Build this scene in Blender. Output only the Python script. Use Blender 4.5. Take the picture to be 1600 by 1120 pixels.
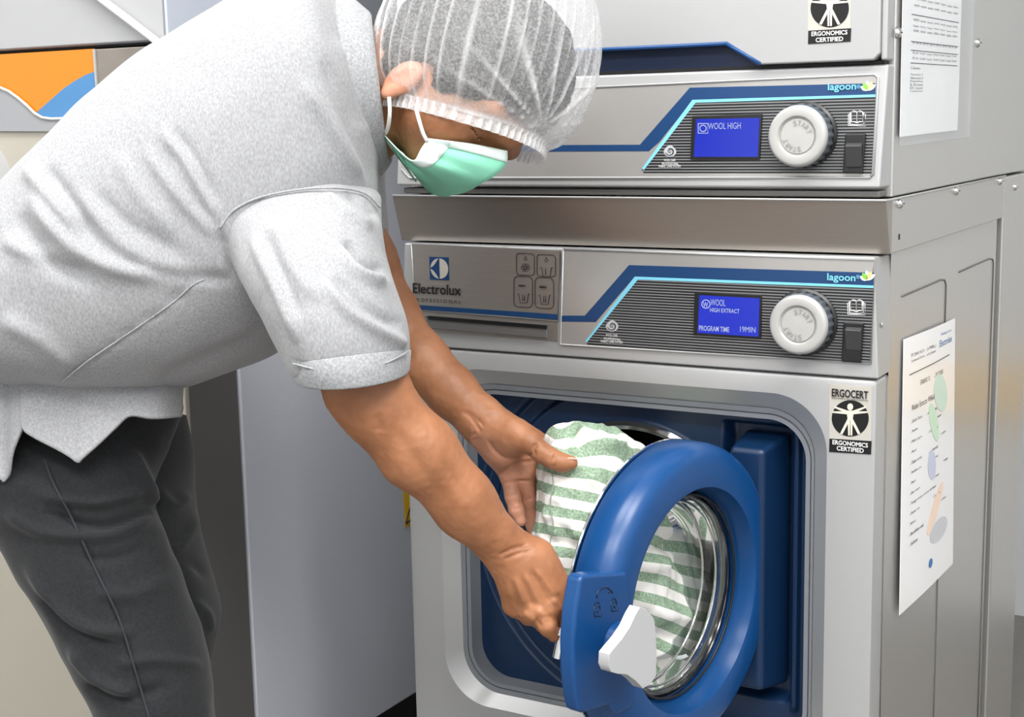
import bpy, bmesh, math, random
import numpy as np
from math import sin, cos, pi, radians, sqrt, atan2
from mathutils import Matrix, Vector, noise as mnoise

for o in list(bpy.data.objects):
    bpy.data.objects.remove(o, do_unlink=True)
COL = bpy.context.scene.collection
SC = bpy.context.scene
random.seed(4)

# ------------------------------------------------------------------ camera
CAM = np.array([1.00668, -1.44614, 0.97392])
FPX = 2235.52
YAW, PITCH, ROLL = radians(30.43596), radians(80.53254), radians(-1.19697)
cam_rot = Matrix.Rotation(YAW, 3, 'Z') @ Matrix.Rotation(PITCH, 3, 'X') @ Matrix.Rotation(ROLL, 3, 'Z')
cd = bpy.data.cameras.new('camera')
cd.sensor_fit = 'HORIZONTAL'
cd.sensor_width = 36.0
cd.lens = 36.0 * FPX / 1600.0
cd.clip_start = 0.05
cam = bpy.data.objects.new('camera', cd)
cam.matrix_world = Matrix.Translation(Vector(CAM)) @ cam_rot.to_4x4()
COL.objects.link(cam)
SC.camera = cam
CM = np.array(cam_rot)

# ------------------------------------------------------------------ world, exposure
wd = bpy.data.worlds.new('world')
SC.world = wd
wd.use_nodes = True
wd.node_tree.nodes['Background'].inputs[0].default_value = (0.9, 0.95, 1.0, 1)
wd.node_tree.nodes['Background'].inputs[1].default_value = 0.6
SC.view_settings.view_transform = 'Standard'
SC.view_settings.look = 'None'
SC.view_settings.gamma = 1.0
SC.view_settings.use_curve_mapping = False
SC.view_settings.exposure = -0.42
LAMP_POWER = 41.0


def ray(px, py):
    return CM @ np.array([(px - 800) / FPX, (560 - py) / FPX, -1.0])


def onY(px, py, Y=0.0):
    d = ray(px, py); return CAM + d * ((Y - CAM[1]) / d[1])


def onX(px, py, X):
    d = ray(px, py); return CAM + d * ((X - CAM[0]) / d[0])


def at(px, py, D):                      # a point seen at (px, py), D metres from the camera plane
    return CAM + ray(px, py) * D


def c2w(q):                             # metric camera frame (right, down, depth) -> world
    q = np.asarray(q, float)
    return CAM + np.stack([q[..., 0], -q[..., 1], -q[..., 2]], -1) @ CM.T


def w2px(P):
    q = (np.asarray(P, float) - CAM) @ CM
    return np.stack([800 + FPX * q[..., 0] / -q[..., 2], 560 - FPX * q[..., 1] / -q[..., 2], -q[..., 2]], -1)


# ------------------------------------------------------------------ materials
def nodes_of(name):
    m = bpy.data.materials.new(name); m.use_nodes = True
    nt = m.node_tree; b = nt.nodes['Principled BSDF']
    return m, nt, b


def lin(c):
    return tuple(((x / 255) / 12.92 if x <= 10 else ((x / 255 + .055) / 1.055) ** 2.4) for x in c)


def mat(name, rgb, rough=.5, metal=0.0, noise=0.0, nscale=40, bump=0.0, bscale=200, stretch=None, **kw):
    m, nt, b = nodes_of(name)
    col = lin(rgb)
    b.inputs['Base Color'].default_value = (*col, 1)
    b.inputs['Roughness'].default_value = rough
    b.inputs['Metallic'].default_value = metal
    for k, v in kw.items():
        b.inputs[k.replace('_', ' ')].default_value = v
    L = nt.links
    tc = nt.nodes.new('ShaderNodeTexCoord')
    mp = nt.nodes.new('ShaderNodeMapping')
    L.new(tc.outputs['Object'], mp.inputs[0])
    if stretch: mp.inputs['Scale'].default_value = stretch
    if noise:
        n = nt.nodes.new('ShaderNodeTexNoise'); n.inputs['Scale'].default_value = nscale; n.inputs['Detail'].default_value = 4
        L.new(mp.outputs[0], n.inputs['Vector'])
        r = nt.nodes.new('ShaderNodeMapRange')
        r.inputs[1].default_value = .3; r.inputs[2].default_value = .7
        r.inputs[3].default_value = 1 - noise; r.inputs[4].default_value = 1 + noise
        L.new(n.outputs[0], r.inputs[0])
        mx = nt.nodes.new('ShaderNodeVectorMath'); mx.operation = 'SCALE'
        mx.inputs[0].default_value = col
        L.new(r.outputs[0], mx.inputs['Scale'])
        L.new(mx.outputs[0], b.inputs['Base Color'])
    if bump:
        n2 = nt.nodes.new('ShaderNodeTexNoise'); n2.inputs['Scale'].default_value = bscale; n2.inputs['Detail'].default_value = 3
        L.new(mp.outputs[0], n2.inputs['Vector'])
        bp = nt.nodes.new('ShaderNodeBump'); bp.inputs['Strength'].default_value = bump; bp.inputs['Distance'].default_value = .002
        L.new(n2.outputs[0], bp.inputs['Height']); L.new(bp.outputs[0], b.inputs['Normal'])
    return m


def emis(name, rgb, s):
    m, nt, b = nodes_of(name)
    b.inputs['Base Color'].default_value = (0, 0, 0, 1)
    b.inputs['Emission Color'].default_value = (*lin(rgb), 1)
    b.inputs['Emission Strength'].default_value = s
    b.inputs['Roughness'].default_value = .25
    return m


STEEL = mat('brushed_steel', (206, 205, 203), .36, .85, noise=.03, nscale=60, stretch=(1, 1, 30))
STEELH = mat('brushed_steel_across', (200, 198, 195), .34, .85, noise=.03, nscale=60, stretch=(.5, 30, 30))
STEELD = mat('dull_steel', (176, 170, 164), .42, .85, noise=.05, nscale=40, stretch=(.5, 20, 20))
SILVER = mat('silver_paint', (182, 183, 184), .4, .45)
PANELFACE = mat('panel_film', (178, 176, 174), .22, .45)
CHROME = mat('chrome', (225, 225, 225), .08, 1)
RUBBER = mat('grey_rubber', (122, 126, 132), .5)
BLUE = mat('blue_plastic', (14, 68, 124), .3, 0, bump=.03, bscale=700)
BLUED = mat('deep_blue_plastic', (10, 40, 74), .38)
NAVY = mat('navy_print', (24, 60, 104), .3)
NAVYD = mat('navy_recess', (20, 36, 66), .4)
CYAN = mat('cyan_print', (122, 200, 226), .35)
BLACK = mat('black_plastic', (24, 24, 25), .35)
BLACKP = mat('black_print', (14, 14, 15), .4)
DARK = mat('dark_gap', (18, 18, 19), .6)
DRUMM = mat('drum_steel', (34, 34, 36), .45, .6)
WHITEP = mat('white_print', (232, 232, 232), .4)
GREYP = mat('grey_print', (178, 180, 184), .4)
KNOBW = mat('silver_knob', (184, 184, 182), .35, .25)
KNOBG = mat('grey_knob_rib', (92, 98, 106), .4, .3)
EMBOSS = mat('embossed_letter', (150, 150, 150), .45, .2)
HANDLEW = mat('white_handle', (184, 186, 188), .38)
SCREEN = emis('blue_screen', (46, 68, 238), .95)
SCRTXT = emis('screen_letters', (214, 226, 255), 1.0)
STICK = mat('sticker_silver', (196, 192, 184), .35, .2)
ORANGE = mat('orange_film', (208, 126, 26), .3)
SKYBLUE = mat('sky_blue_film', (72, 126, 176), .3)
WHITEM = mat('white_enamel', (166, 167, 169), .4)
BEIGE = mat('warm_white_enamel', (180, 175, 163), .45, .2)
TAN = mat('tan_steel', (150, 142, 134), .4, .6, noise=.05, nscale=30)
SIDEDARK = mat('shaded_side_steel', (104, 103, 102), .5, .2)
SIDELIT = mat('side_steel', (206, 210, 220), .38, .0, noise=.03, nscale=50, stretch=(1, 1, 20))
YELLOW = mat('warning_yellow', (240, 190, 20), .5)
PAPER = mat('paper', (240, 241, 243), .6)
INK = mat('ink', (70, 72, 78), .7)
INKB = mat('blue_ink', (70, 120, 176), .7)
CABLE = mat('white_cable', (236, 236, 236), .4)
GREENL = mat('leaf_green', (126, 190, 70), .4)
PEACH = mat('leaf_peach', (244, 190, 140), .4)
PALEBLUE = mat('leaf_pale_blue', (190, 214, 240), .4)


def stripe_mat(name, dark, light, period, duty):
    m, nt, b = nodes_of(name); L = nt.links
    g = nt.nodes.new('ShaderNodeNewGeometry'); s = nt.nodes.new('ShaderNodeSeparateXYZ')
    L.new(g.outputs['Position'], s.inputs[0])
    d = nt.nodes.new('ShaderNodeMath'); d.operation = 'DIVIDE'; d.inputs[1].default_value = period
    f = nt.nodes.new('ShaderNodeMath'); f.operation = 'FRACT'
    c = nt.nodes.new('ShaderNodeMath'); c.operation = 'LESS_THAN'; c.inputs[1].default_value = duty
    L.new(s.outputs['Z'], d.inputs[0]); L.new(d.outputs[0], f.inputs[0]); L.new(f.outputs[0], c.inputs[0])
    mx = nt.nodes.new('ShaderNodeMix'); mx.data_type = 'RGBA'
    mx.inputs['A'].default_value = (*lin(dark), 1); mx.inputs['B'].default_value = (*lin(light), 1)
    L.new(c.outputs[0], mx.inputs['Factor']); L.new(mx.outputs['Result'], b.inputs['Base Color'])
    b.inputs['Roughness'].default_value = .28
    return m


PINSTRIPE = stripe_mat('pinstripe_film', (26, 27, 29), (122, 123, 125), .0031, .4)


# ------------------------------------------------------------------ mesh helpers
class MB:
    def __init__(s): s.v = []; s.f = []; s.mi = []; s.m = 0
    def add(s, vs, fs):
        k = len(s.v); s.v += [tuple(map(float, p)) for p in vs]
        for f in fs: s.f.append([i + k for i in f]); s.mi.append(s.m)
        return s
    def box(s, x0, x1, y0, y1, z0, z1):
        return s.add([(x0, y0, z0), (x1, y0, z0), (x1, y1, z0), (x0, y1, z0), (x0, y0, z1), (x1, y0, z1), (x1, y1, z1), (x0, y1, z1)],
                     [(0, 3, 2, 1), (4, 5, 6, 7), (0, 1, 5, 4), (1, 2, 6, 5), (2, 3, 7, 6), (3, 0, 4, 7)])
    def prism(s, pts, off):                 # 3D polygon + extrusion vector
        n = len(pts); pts = np.array(pts, float); q = pts + np.array(off)
        return s.add(list(pts) + list(q), [list(range(n))[::-1], list(range(n, 2 * n))] + [(i, (i + 1) % n, n + (i + 1) % n, n + i) for i in range(n)])
    def loops(s, rings, close=True, cap0=False, cap1=False):
        n = len(rings[0]); vs = []; fs = []
        for r in rings: vs += list(r)
        for j in range(len(rings) - 1):
            for i in range(n if close else n - 1):
                a = j * n + i; b = j * n + (i + 1) % n
                fs.append((a, b, b + n, a + n))
        if cap0: fs.append(list(range(n))[::-1])
        if cap1: fs.append([(len(rings) - 1) * n + i for i in range(n)])
        return s.add(vs, fs)
    def lathe(s, prof, O, A, n=64, closed=False, cap0=False, cap1=False, rfun=None):
        A = np.array(A, float); A /= np.linalg.norm(A)
        U = np.cross(A, (0, 0, 1.)); U = U / np.linalg.norm(U) if np.linalg.norm(U) > .01 else np.array([1., 0, 0])
        V = np.cross(A, U); O = np.array(O, float); R = []
        for (r, h) in prof:
            ring = []
            for i in range(n):
                a = 2 * pi * i / n
                rr = rfun(r, h, a) if rfun else r
                ring.append(O + A * h + (U * cos(a) + V * sin(a)) * rr)
            R.append(ring)
        if closed: R.append(R[0])
        return s.loops(R, True, cap0, cap1)
    def tube(s, pts, r, n=10, cap=True):
        pts = np.array(pts, float); m = len(pts); R = []
        up = np.array([.13, .21, .97])
        for i in range(m):
            t = pts[min(i + 1, m - 1)] - pts[max(i - 1, 0)]; t /= np.linalg.norm(t) + 1e-12
            u = np.cross(t, up); u /= np.linalg.norm(u) + 1e-12; v = np.cross(t, u)
            rr = r[i] if hasattr(r, '__len__') else r
            R.append([pts[i] + (u * cos(2 * pi * k / n) + v * sin(2 * pi * k / n)) * rr for k in range(n)])
        return s.loops(R, True, cap, cap)
    def sphere(s, c, r, nu=16, nv=10):
        R = []
        r = np.array(r) if hasattr(r, '__len__') else np.array([r] * 3)
        for j in range(nv + 1):
            t = pi * (.02 + .96 * j / nv)
            R.append([np.array(c) + r * np.array([sin(t) * cos(2 * pi * i / nu), sin(t) * sin(2 * pi * i / nu), -cos(t)]) for i in range(nu)])
        return s.loops(R, True, True, True)


def obj(name, mb, mats, parent=None, smooth=False, bevel=0, seg=2, angle=35, attrs=None, subsurf=0):
    me = bpy.data.meshes.new(name)
    v = np.array(mb.v, float); ctr = (v.min(0) + v.max(0)) / 2
    me.from_pydata([tuple(p) for p in v - ctr], [], mb.f)
    if not isinstance(mats, (list, tuple)): mats = [mats]
    for m in mats: me.materials.append(m)
    if any(mb.mi): me.polygons.foreach_set('material_index', mb.mi)
    bm = bmesh.new(); bm.from_mesh(me)
    bmesh.ops.recalc_face_normals(bm, faces=bm.faces[:]); bm.to_mesh(me); bm.free()
    if attrs:
        for k, a in attrs.items():
            at_ = me.attributes.new(k, 'FLOAT', 'POINT'); at_.data.foreach_set('value', np.asarray(a, np.float32))
    if smooth: me.shade_smooth()
    if smooth == 'auto': me.set_sharp_from_angle(angle=radians(angle))
    me.update()
    o = bpy.data.objects.new(name, me); COL.objects.link(o)
    pl = np.zeros(3)
    if parent is not None:
        o.parent = parent; pl = np.array(parent['_w'])
    o.location = ctr - pl
    o['_w'] = list(ctr)
    if bevel:
        b = o.modifiers.new('bevel', 'BEVEL'); b.width = bevel; b.segments = seg; b.limit_method = 'ANGLE'; b.angle_limit = radians(40)
        if not smooth: me.shade_smooth()
        b.harden_normals = True
    if subsurf:
        ss = o.modifiers.new('subsurf', 'SUBSURF'); ss.levels = subsurf; ss.render_levels = subsurf
    return o


def thing(name, label, cat, loc, group=None):
    o = bpy.data.objects.new(name, None); COL.objects.link(o)
    o.location = loc; o['_w'] = list(loc); o['label'] = label; o['category'] = cat
    o.empty_display_size = .05
    if group: o['group'] = group
    return o


def tag(o, label, cat, group=None):
    o['label'] = label; o['category'] = cat
    if group: o['group'] = group
    return o


def struct(name, mb, m):
    o = obj(name, mb, m); o['kind'] = 'structure'; return o


XA, YA, ZA = np.array([1., 0, 0]), np.array([0, 1., 0]), np.array([0, 0, 1.])


def text(name, s, m, parent, O, U, V, width=None, height=None, bold=0.0, depth=.0003, align='LEFT', N=None):
    cu = bpy.data.curves.new('t', 'FONT'); cu.body = s; cu.offset = bold; cu.resolution_u = 3
    cu.align_x = 'LEFT'
    to = bpy.data.objects.new('t', cu); COL.objects.link(to)
    dg = bpy.context.evaluated_depsgraph_get(); dg.update()
    me = bpy.data.meshes.new_from_object(to.evaluated_get(dg))
    bpy.data.objects.remove(to); bpy.data.curves.remove(cu)
    n = len(me.vertices); v = np.zeros(n * 3); me.vertices.foreach_get('co', v); v = v.reshape(-1, 3)
    lo, hi = v.min(0), v.max(0); w, h = hi[0] - lo[0], hi[1] - lo[1]
    if height is None: height = width / w * h
    if width is None: width = height / h * w
    U = np.array(U, float); V = np.array(V, float)
    Nn = np.cross(U, V) if N is None else np.array(N)
    x = (v[:, 0] - lo[0]) / w * width; y = (v[:, 1] - lo[1]) / h * height
    if align == 'CENTER': x = x - width / 2
    P = np.array(O) + x[:, None] * U + y[:, None] * V + Nn * depth
    mb = MB(); mb.v = [tuple(p) for p in P]; mb.f = [list(p.vertices) for p in me.polygons]; mb.mi = [0] * len(mb.f)
    bpy.data.meshes.remove(me)
    return obj(name, mb, m, parent)


def rrect(x0, x1, z0, z1, r, n=12):
    out = []
    for (cx, cz, a0) in ((x1 - r, z1 - r, 0), (x0 + r, z1 - r, 90), (x0 + r, z0 + r, 180), (x1 - r, z0 + r, 270)):
        for i in range(n + 1):
            a = radians(a0 + 90 * i / n); out.append((cx + r * cos(a), cz + r * sin(a)))
    return out


def ringY(pts, y): return [(p[0], y, p[1]) for p in pts]


# ------------------------------------------------------------------ room shell
RX0, RX1, RY0, RY1, RZ = -2.3, 2.4, -3.4, 1.35, 2.6
WALLM = mat('white_wall', (204, 206, 208), .7, noise=.02, nscale=8)
FLOORM = mat('grey_floor', (112, 109, 105), .35, noise=.08, nscale=30)
CEILM = mat('white_ceiling', (236, 237, 238), .8, noise=.01)
struct('floor', MB().box(RX0, RX1, RY0, RY1, -.1, 0), FLOORM)
struct('ceiling', MB().box(RX0, RX1, RY0, RY1, RZ, RZ + .1), CEILM)
struct('wall_left', MB().box(RX0 - .1, RX0, RY0, RY1, 0, RZ), WALLM)
struct('wall_right', MB().box(RX1, RX1 + .1, RY0, RY1, 0, RZ), WALLM)
struct('wall_back', MB().box(RX0, RX1, RY1, RY1 + .1, 0, RZ), WALLM)
struct('wall_front', MB().box(RX0, RX1, RY0 - .1, RY0, 0, RZ), WALLM)
struct('trim_1', MB().box(.75, RX1, RY1 - .03, RY1, .40, .49), mat('yellow_bumper', (240, 190, 70), .5))


def ceiling_lamp(x, y, sx, sy, label, gain=1.0):
    t = thing('ceiling_lamp', label, 'ceiling lamp', (x, y, RZ), 'ceiling panel lamps')
    m = MB()
    for a in ((x - sx, x + sx, y - sy - .03, y - sy), (x - sx, x + sx, y + sy, y + sy + .03), (x - sx - .03, x - sx, y - sy - .03, y + sy + .03), (x + sx, x + sx + .03, y - sy - .03, y + sy + .03)):
        m.box(*a, RZ - .035, RZ)
    obj('frame', m, WHITEM, t)
    obj('diffuser', MB().box(x - sx, x + sx, y - sy, y + sy, RZ - .02, RZ - .012), emis('lamp_diffuser', (255, 252, 246), 2.0), t)
    ld = bpy.data.lights.new('lamp_light', 'AREA'); ld.shape = 'RECTANGLE'; ld.size = 2 * sx; ld.size_y = 2 * sy
    ld.energy = gain * LAMP_POWER * sx * sy / .18; ld.color = (1.0, .985, .96)
    lo = bpy.data.objects.new('lamp_light', ld); COL.objects.link(lo); lo.location = (0, 0, -.03); lo.parent = t
    return t


for (x, y) in ((-1.2, -2.3), (.3, -2.3), (1.7, -2.3), (-1.2, -.9), (.3, -.9), (1.7, -.9)):
    ceiling_lamp(x, y, .6, .3, 'white framed ceiling panel lamp above the laundry floor', 1.55 if x > 1 else (.8 if x < 0 else 1.0))

W = .595
TEXT_N = np.array([0, -1., 0])


def F(px, py, y=0.0):
    p = onY(px, py, y); return (p[0], y, p[2])


def poly(name, pxs, m, parent, y=0.0, t=.0006, rough=None):
    """a printed flat shape on a front plane at depth y, t proud of it"""
    mb = MB(); mb.prism([F(a, b, y) for a, b in pxs], (0, -t, 0))
    return obj(name, mb, m, parent)


def ftext(name, s, m, parent, px, py, wpx=None, hpx=None, y=0.0, bold=0, lift=.0012, wx=None):
    """text whose lower left corner is seen at (px,py) on the front plane y"""
    O = np.array(F(px, py, y)); U, V = XA, ZA
    w = None if wpx is None else abs(F(px + wpx, py, y)[0] - O[0])
    h = None if hpx is None else abs(F(px, py - hpx, y)[2] - O[2])
    return text(name, s, m, parent, O, U, V, w, h, bold, lift, N=TEXT_N)


# ================================================================== WASHING MACHINE
wm = thing('washing_machine', 'lower steel front-loading washer with open blue round door under the stacked dryer', 'washing machine', (W / 2, .28, 0))
m = MB().box(0, W, .04, .555, .05, .828)
m.f.pop(2); m.mi.pop()                              # open towards the front panel
obj('cabinet', m, STEEL, wm)
for fx in (.05, W - .05):
    for fy in (.09, .5): obj('foot', MB().lathe([(.02, 0), (.02, .012), (.012, .014), (.012, .052)], (fx, fy, 0), ZA, 16, cap0=True, cap1=True), BLACK, wm, smooth='auto')

# front panel with bevelled opening
NR = 14
outer = rrect(0, W, .06, .7, .004, NR)
o2 = rrect(.005, W - .005, .065, .695, .004, NR)
bo = rrect(.0497, .5426, .2477, .678, .062, NR)
bi = rrect(.068, .524, .262, .658, .052, NR)
m = MB().loops([ringY(outer, .04), ringY(outer, .006), ringY(rrect(.0015, W - .0015, .0615, .6985, .004, NR), .0015), ringY(o2, 0), ringY(bo, 0), ringY(bi, .016), ringY(bi, .05)])
obj('front_panel', m, SILVER, wm, smooth='auto', angle=25)
# grey rubber seal
si = rrect(.0805, .5145, .2745, .6455, .043, NR)
sm1 = rrect(.074, .521, .268, .652, .049, NR)
sm2 = rrect(.0755, .5195, .2695, .6505, .048, NR)
m = MB().loops([ringY(bi, .015), ringY(sm1, .0155), ringY(sm1, .0185), ringY(sm2, .0185), ringY(sm2, .0155), ringY(si, .0155), ringY(si, .045)])
obj('door_seal', m, RUBBER, wm, smooth='auto', angle=30)

# blue recess panel with drum opening, groove and hinge pocket
DCX, DCZ, DR = .296, .474, .146


def sstep(a, b, x):
    t = min(1, max(0, (x - a) / (b - a))); return t * t * (3 - 2 * t)


def recess_y(x, z):
    r = math.hypot(x - DCX, z - DCZ)
    y = .04
    y += .010 * sstep(.188, .196, r) * (1 - sstep(.210, .218, r)) * (1 - sstep(.3, .36, x))
    px = sstep(.408, .416, x) * (1 - sstep(.486, .492, x)) * sstep(.31, .318, z) * (1 - sstep(.628, .636, z))
    y += .022 * px
    y -= .006 * sstep(.492, .495, x) * (1 - sstep(.499, .503, x)) * sstep(.30, .31, z) * (1 - sstep(.636, .646, z))
    return y


rings = []
def dense(p, n):
    p = np.array(list(p) + [p[0]]); L_ = np.r_[0, np.cumsum(np.hypot(*np.diff(p, axis=0).T))]
    t = np.linspace(0, L_[-1], n + 1)[:-1]; return list(zip(np.interp(t, L_, p[:, 0]), np.interp(t, L_, p[:, 1])))
bnd = dense(rrect(.0795, .5155, .2735, .6465, .042, 40), 420)
nb = len(bnd)
for j in range(101):
    t = j / 100; ring = []
    for (bx, bz) in bnd:
        a = atan2(bz - DCZ, bx - DCX)
        x = (DCX + DR * cos(a)) * (1 - t) + bx * t; z = (DCZ + DR * sin(a)) * (1 - t) + bz * t
        ring.append((x, recess_y(x, z), z))
    rings.append(ring)
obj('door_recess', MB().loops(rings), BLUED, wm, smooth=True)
obj('drum_rim', MB().lathe([(DR + .003, 0), (DR + .004, -.006), (DR - .001, -.010), (DR - .006, -.006), (DR - .008, .01), (DR - .008, .03)], (DCX, .04, DCZ), YA, 96), CHROME, wm, smooth='auto')
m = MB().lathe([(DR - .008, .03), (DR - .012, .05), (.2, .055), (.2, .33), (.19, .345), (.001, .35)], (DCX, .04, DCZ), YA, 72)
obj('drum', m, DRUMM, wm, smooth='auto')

# control panel (trapezoid fascia, slightly narrower at the top)
m = MB()
m.add([(-.002, 0, .7015), (W + .001, 0, .7015), (W - .0065, .002, .8275), (.006, .002, .8275),
       (0, .05, .7015), (W, .05, .7015), (W, .05, .8275), (0, .05, .8275)],
      [(0, 1, 2, 3), (4, 7, 6, 5), (0, 4, 5, 1), (1, 5, 6, 2), (2, 6, 7, 3), (3, 7, 4, 0)])
cp = obj('control_panel', m, SILVER, wm, bevel=.002)
# right film panel
film = [(880, 390), (1366, 408), (1364, 420), (1358, 569), (877, 538)]
poly('panel_film', film, PANELFACE, cp, 0, .0008)
obj('panel_edge', MB().tube([F(880, 389, -.001), F(1368, 406, -.001), F(1361, 568, -.001), F(876, 538, -.001), F(880, 389, -.001)], .0011, 6), SILVER, cp, smooth=True)
poly('pinstripe_field', [(996, 436), (1365, 450), (1359, 569), (920, 540), (915, 533)], PINSTRIPE, cp, -.0008, .0004)
poly('navy_band', [(983, 414), (1366, 426), (1365, 447), (992, 432), (931, 503), (877, 502), (877, 493), (914, 493)], NAVY, cp, -.0008, .0004)
poly('cyan_line', [(992, 432), (1365, 446), (1365, 450), (997, 436.5), (917, 535), (915, 533)], CYAN, cp, -.0008, .0006)
# detergent drawer
dr = poly('detergent_drawer', [(645, 382), (876, 392), (871, 499), (650, 481)], STEELD, cp, 0, .0022)
obj('drawer_edge', MB().tube([F(643, 381, -.001), F(878, 390, -.001), F(872, 501, -.001), F(648, 482, -.001), F(643, 381, -.001)], .0012, 6), SILVER, dr, smooth=True)
poly('navy_band', [(648, 476), (871, 491), (871, 499), (648, 483)], NAVY, dr, -.0022, .0004)
poly('drawer_slot', [(650, 486), (872, 503), (872, 533), (652, 517)], STEELD, cp, 0, .0009)
obj('drawer_grip', MB().prism([F(665, 492, -.001), F(857, 507, -.001), F(857, 528, -.001), F(675, 513, -.001)], (0, -.004, 0)), SIDEDARK, cp, bevel=.0012)
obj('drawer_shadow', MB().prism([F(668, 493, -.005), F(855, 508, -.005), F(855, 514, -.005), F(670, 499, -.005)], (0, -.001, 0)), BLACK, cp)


def logo(px0, py0, px1, py1, y, parent):
    a = np.array(F(px0, py0, y)); b = np.array(F(px1, py1, y))
    cx, cz = (a[0] + b[0]) / 2, (a[2] + b[2]) / 2; hw = (b[0] - a[0]) / 2; hh = (a[2] - b[2]) / 2
    lg = obj('brand_emblem', MB().box(a[0], b[0], y - .0005, y, b[2], a[2]), NAVY, parent)
    r = .88
    def P(u, v): return (cx + u * hw, y - .0005, cz + v * hh)
    half = [P(r * cos(t) * 1 + .07, r * sin(t)) for t in np.linspace(-pi / 2, pi / 2, 24)]
    m = MB().prism(half, (0, -.0004, 0))
    # upper and lower left leaves
    for s in (1, -1):
        arc = [P(-r * cos(t) - .0, s * r * sin(t)) for t in np.linspace(.06, pi / 2, 16)]
        inner = []
        for k in range(16):
            t = k / 15
            inner.append(P(-.07 - (r - .07) * t ** 1.0, s * (r * (1 - t) ** 1.6 + .08 * t)))
        m.prism(arc + inner[1:-1], (0, -.0004, 0))
    obj('emblem_shape', m, STICK, lg)
    return lg


logo(671, 401, 702, 438, -.0022, dr)
ftext('brand_lettering', 'Electrolux', BLACKP, dr, 646, 458, 75, 16, -.0022, bold=.012)
ftext('brand_lettering', 'P R O F E S S I O N A L', BLACKP, dr, 646, 470.5, 75, 5.5, -.0022)


def outline_tube(name, pxs, r, m, parent, y, close=True):
    p = [F(a, b, y) for a, b in pxs]
    if close: p.append(p[0])
    return obj(name, MB().tube(p, r, 6), m, parent, smooth=True)


def rr_px(x0, y0, x1, y1, r, sk=0.0, n=5):
    out = []
    for (cx, cy, a0) in ((x1 - r, y0 + r, -90), (x1 - r, y1 - r, 0), (x0 + r, y1 - r, 90), (x0 + r, y0 + r, 180)):
        for i in range(n + 1):
            a = radians(a0 + 90 * i / n); X = cx + r * cos(a); Y = cy + r * sin(a)
            out.append((X, Y + sk * (X - x0)))
    return out


for (x0, y0, x1, y1, k) in ((807, 395, 835, 429, 0), (839, 397, 868, 431, 1), (803, 431, 832, 479, 2), (836, 433, 865, 481, 3)):
    sk = .05
    ic = outline_tube('compartment_symbol', rr_px(x0, y0, x1, y1, 5 if k < 2 else 7, sk), .0004, BLACKP, dr, -.0026)
    cx, cy = (x0 + x1) / 2, (y0 + y1) / 2
    if k == 0:
        for a in range(7):
            ox, oy = (0, 0) if a == 6 else (4.5 * cos(a * pi / 3), 4.5 * sin(a * pi / 3))
            outline_tube('symbol_stroke', [(cx + ox + 2.2 * cos(t), cy + 6 + oy + 2.2 * sin(t)) for t in np.linspace(0, 2 * pi, 9)[:-1]], .0003, BLACKP, ic, -.0026)
        outline_tube('symbol_stroke', [(cx, cy - 12), (cx + 2.5, cy - 7), (cx, cy - 5), (cx - 2.5, cy - 7)], .0003, BLACKP, ic, -.0026)
    else:
        by = cy + 4
        outline_tube('symbol_stroke', [(cx - 9, by), (cx - 7, by), (cx - 5, by + 14), (cx + 6, by + 14), (cx + 8, by), (cx + 10, by)], .0004, BLACKP, ic, -.0026, False)
        for q in range(k if k < 3 else 2):
            outline_tube('symbol_stroke', [(cx - 1 + q * 3, by + 1), (cx - 1 + q * 3, by + 11)], .0004, BLACKP, ic, -.0026, False)
        if k == 1:
            outline_tube('symbol_stroke', [(cx, cy - 12), (cx + 2.5, cy - 7), (cx, cy - 5), (cx - 2.5, cy - 7)], .0003, BLACKP, ic, -.0026)
        else:
            outline_tube('symbol_stroke', [(cx - 7, cy - 9), (cx - 3, cy - 9), (cx + 3, cy - 9)], .0012 if k == 3 else .0009, BLACKP, ic, -.0026, False)


def wool_mark(px, py, y, parent):
    # small round skein mark with three text rows
    w = poly('wool_mark', [(px + 10 * cos(t) * (1 - .35 * max(0, -sin(t))), py + 9 * sin(t)) for t in np.linspace(0, 2 * pi, 20)[:-1]], GREYP, parent, y, .0004)
    outline_tube('mark_swirl', [(px + r * cos(t), py + r * sin(t)) for t, r in zip(np.linspace(0, 9, 24), np.linspace(1, 7.5, 24))], .00035, BLACKP, w, y - .0006, False)
    outline_tube('mark_swirl', [(px + r * cos(t + 3.1), py + r * sin(t + 3.1)) for t, r in zip(np.linspace(0, 6, 18), np.linspace(1, 7.5, 18))], .00035, BLACKP, w, y - .0006, False)
    ftext('mark_lettering', 'WOOL CARE', WHITEP, w, px - 9, py + 16, 18, 4, y)
    ftext('mark_lettering', 'PROFESSIONAL', WHITEP, w, px - 12, py + 21.5, 26, 4, y)
    ftext('mark_lettering', 'FABRIC CARE SYSTEM', WHITEP, w, px - 17, py + 25.5, 34, 4, y)


def leaf_px(cx, cy, a, L_, w_):
    out = []
    for t in np.linspace(0, 1, 10): out.append((t, sin(pi * t) ** .8))
    for t in np.linspace(1, 0, 10)[1:-1]: out.append((t, -sin(pi * t) ** .8))
    return [(cx + L_ * u * cos(a) - w_ * v * sin(a), cy - L_ * u * sin(a) - w_ * v * cos(a)) for u, v in out]


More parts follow.
